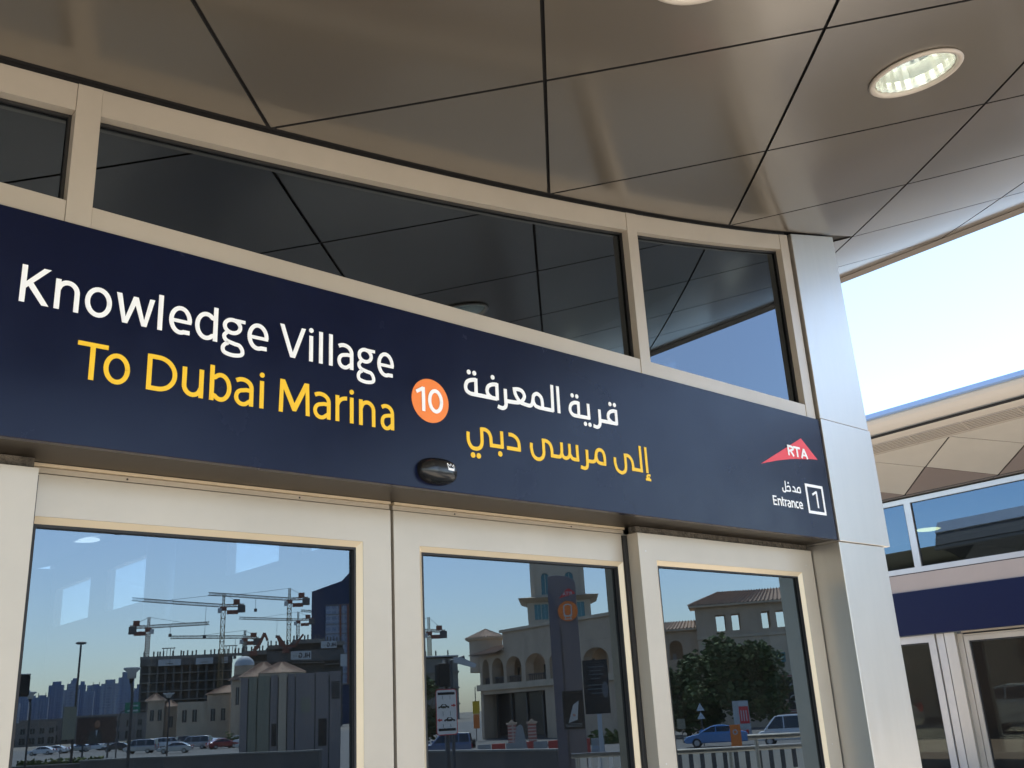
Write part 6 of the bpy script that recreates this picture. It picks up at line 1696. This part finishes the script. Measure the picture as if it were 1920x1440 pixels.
B(ps, -.1, .1, .02, .12, 0, 1.999, 'post', 'pole')
ys_ = place('green_notice', 'small pale green notice among the shrubs', 'notice board', 50.2, 90)
B(ys_, -.35, .35, 0, .05, .9, 1.7, 'board', 'wallgreen'); B(ys_, -.04, .04, .051, .1, 0, 1.7, 'post', 'pole')

# handrail and white slat fence on the platform
def P3(az, r, z):
    x, y = street(az, r); return (x, y, z)
hr = thing('handrail', 'polished steel handrail in front of the white slat fence', 'handrail', (*street(51, 9.5), 0.0))
def Wd(mb, name, m, p): return mb.build(name, m, p, world=True, smooth=False)
zr_ = 1.55-9.5*math.tan(math.radians(2.66))
Wd(MB().tube([P3(44.3, 9.55, zr_), P3(47.5, 9.45, zr_), P3(51, 9.42, zr_), P3(54, 9.45, zr_), P3(57.2, 9.55, zr_)], .022, 12), 'rail', 'steel', hr)
for az in (44.6, 48.2, 52.0, 56.9): Wd(MB().tube([P3(az, 9.5, 0), P3(az, 9.5, zr_-.021)], .018, 10), 'post', 'steel', hr)
h2 = thing('handrail', 'upper steel handrail before the white van, on one slim post', 'handrail', (*street(55, 9.2), 0.0))
zr2 = 1.55-9.2*math.tan(math.radians(2.12))
Wd(MB().tube([P3(53.0, 9.2, zr2), P3(55.2, 9.17, zr2), P3(57.4, 9.2, zr2)], .022, 12), 'rail', 'steel', h2)
Wd(MB().tube([P3(53.4, 9.2, 0), P3(53.4, 9.2, zr2-.021)], .016, 10), 'post', 'steel', h2)
wf = thing('slat_fence', 'white upright slat fence along the platform edge', 'fence', (*street(52, 11.0), 0.0))
sl_ = None
for i in range(30):
    az = 44.9+i*0.60
    if 47.3 < az < 49.6: continue
    x, y = street(az, 11.0)
    if sl_ is None:
        sl_ = MB().box(-.035, .035, -.012, .012, .12, 1.03).build('slat', 'white', wf); sl_.location = (x-wf.location.x, y-wf.location.y, 0); sl_.rotation_euler = (0, 0, face_station(az))
    else: share(sl_, wf, (x-wf.location.x, y-wf.location.y, 0), face_station(az))
for a0, a1 in ((44.7, 47.3), (49.6, 55.8), (55.9, 62.4)):
    for z in (.18,): Wd(MB().tube([P3(a0, 11.06, z), P3((a0+a1)/2, 11.06, z), P3(a1, 11.06, z)], .015, 8), 'cross_rail', 'polelight', wf)

# ------------------------------------------------------------------ court beyond the second station (seen through its dark doors)
cx0 = thing('court_building', 'sand coloured building with arches and teal windows behind the second station', 'building', (40.0, 12.0, 0.0), math.radians(-100))
mb = MB()
for i in range(5):
    arch_wall(mb, -10+4*i, -6+4*i, 0.3, 5.2, -9.3+4*i, -6.7+4*i, 2.6, 0, .6)
mb.build('arcade', 'stucco', cx0); B(cx0, -10, 10, 0, 8, 5.201, 9.5, 'upper_wall', 'stucco'); B(cx0, -10, 10, 2.5, 8, 0, 5.2, 'rear_wall', 'concdark')
for i in range(5): window(cx0, -8.9+4*i, -7.1+4*i, 6.1, 8.2, 0, 'teal')
car('parked_car', 'white saloon seen through the doors of the second station', 'car', 'sedan', 'carwhite', 0, 5, 0)
_c = [o for o in COL.objects if o.get('label') == 'white saloon seen through the doors of the second station'][0]
_c.location = (33.0, 10.5, 0.0); _c.rotation_euler = (0, 0, math.radians(80))
copy_thing(_c, (32.0, 16.0, 0.0), math.radians(95), 'silver saloon seen through the doors of the second station', None, {'white_car_paint': 'carsilver'})
gn = thing('exit_sign', 'green notice standing inside the second station', 'sign', (19.6, 4.3, 0.0), math.radians(-87))
B(gn, -.28, .02, 0, .04, 1.75, 2.15, 'board', 'green'); B(gn, .03, .28, 0, .05, 1.5, 2.15, 'case', 'blackm'); B(gn, .1, .2, .005, .045, 0, 1.499, 'post', 'pole')
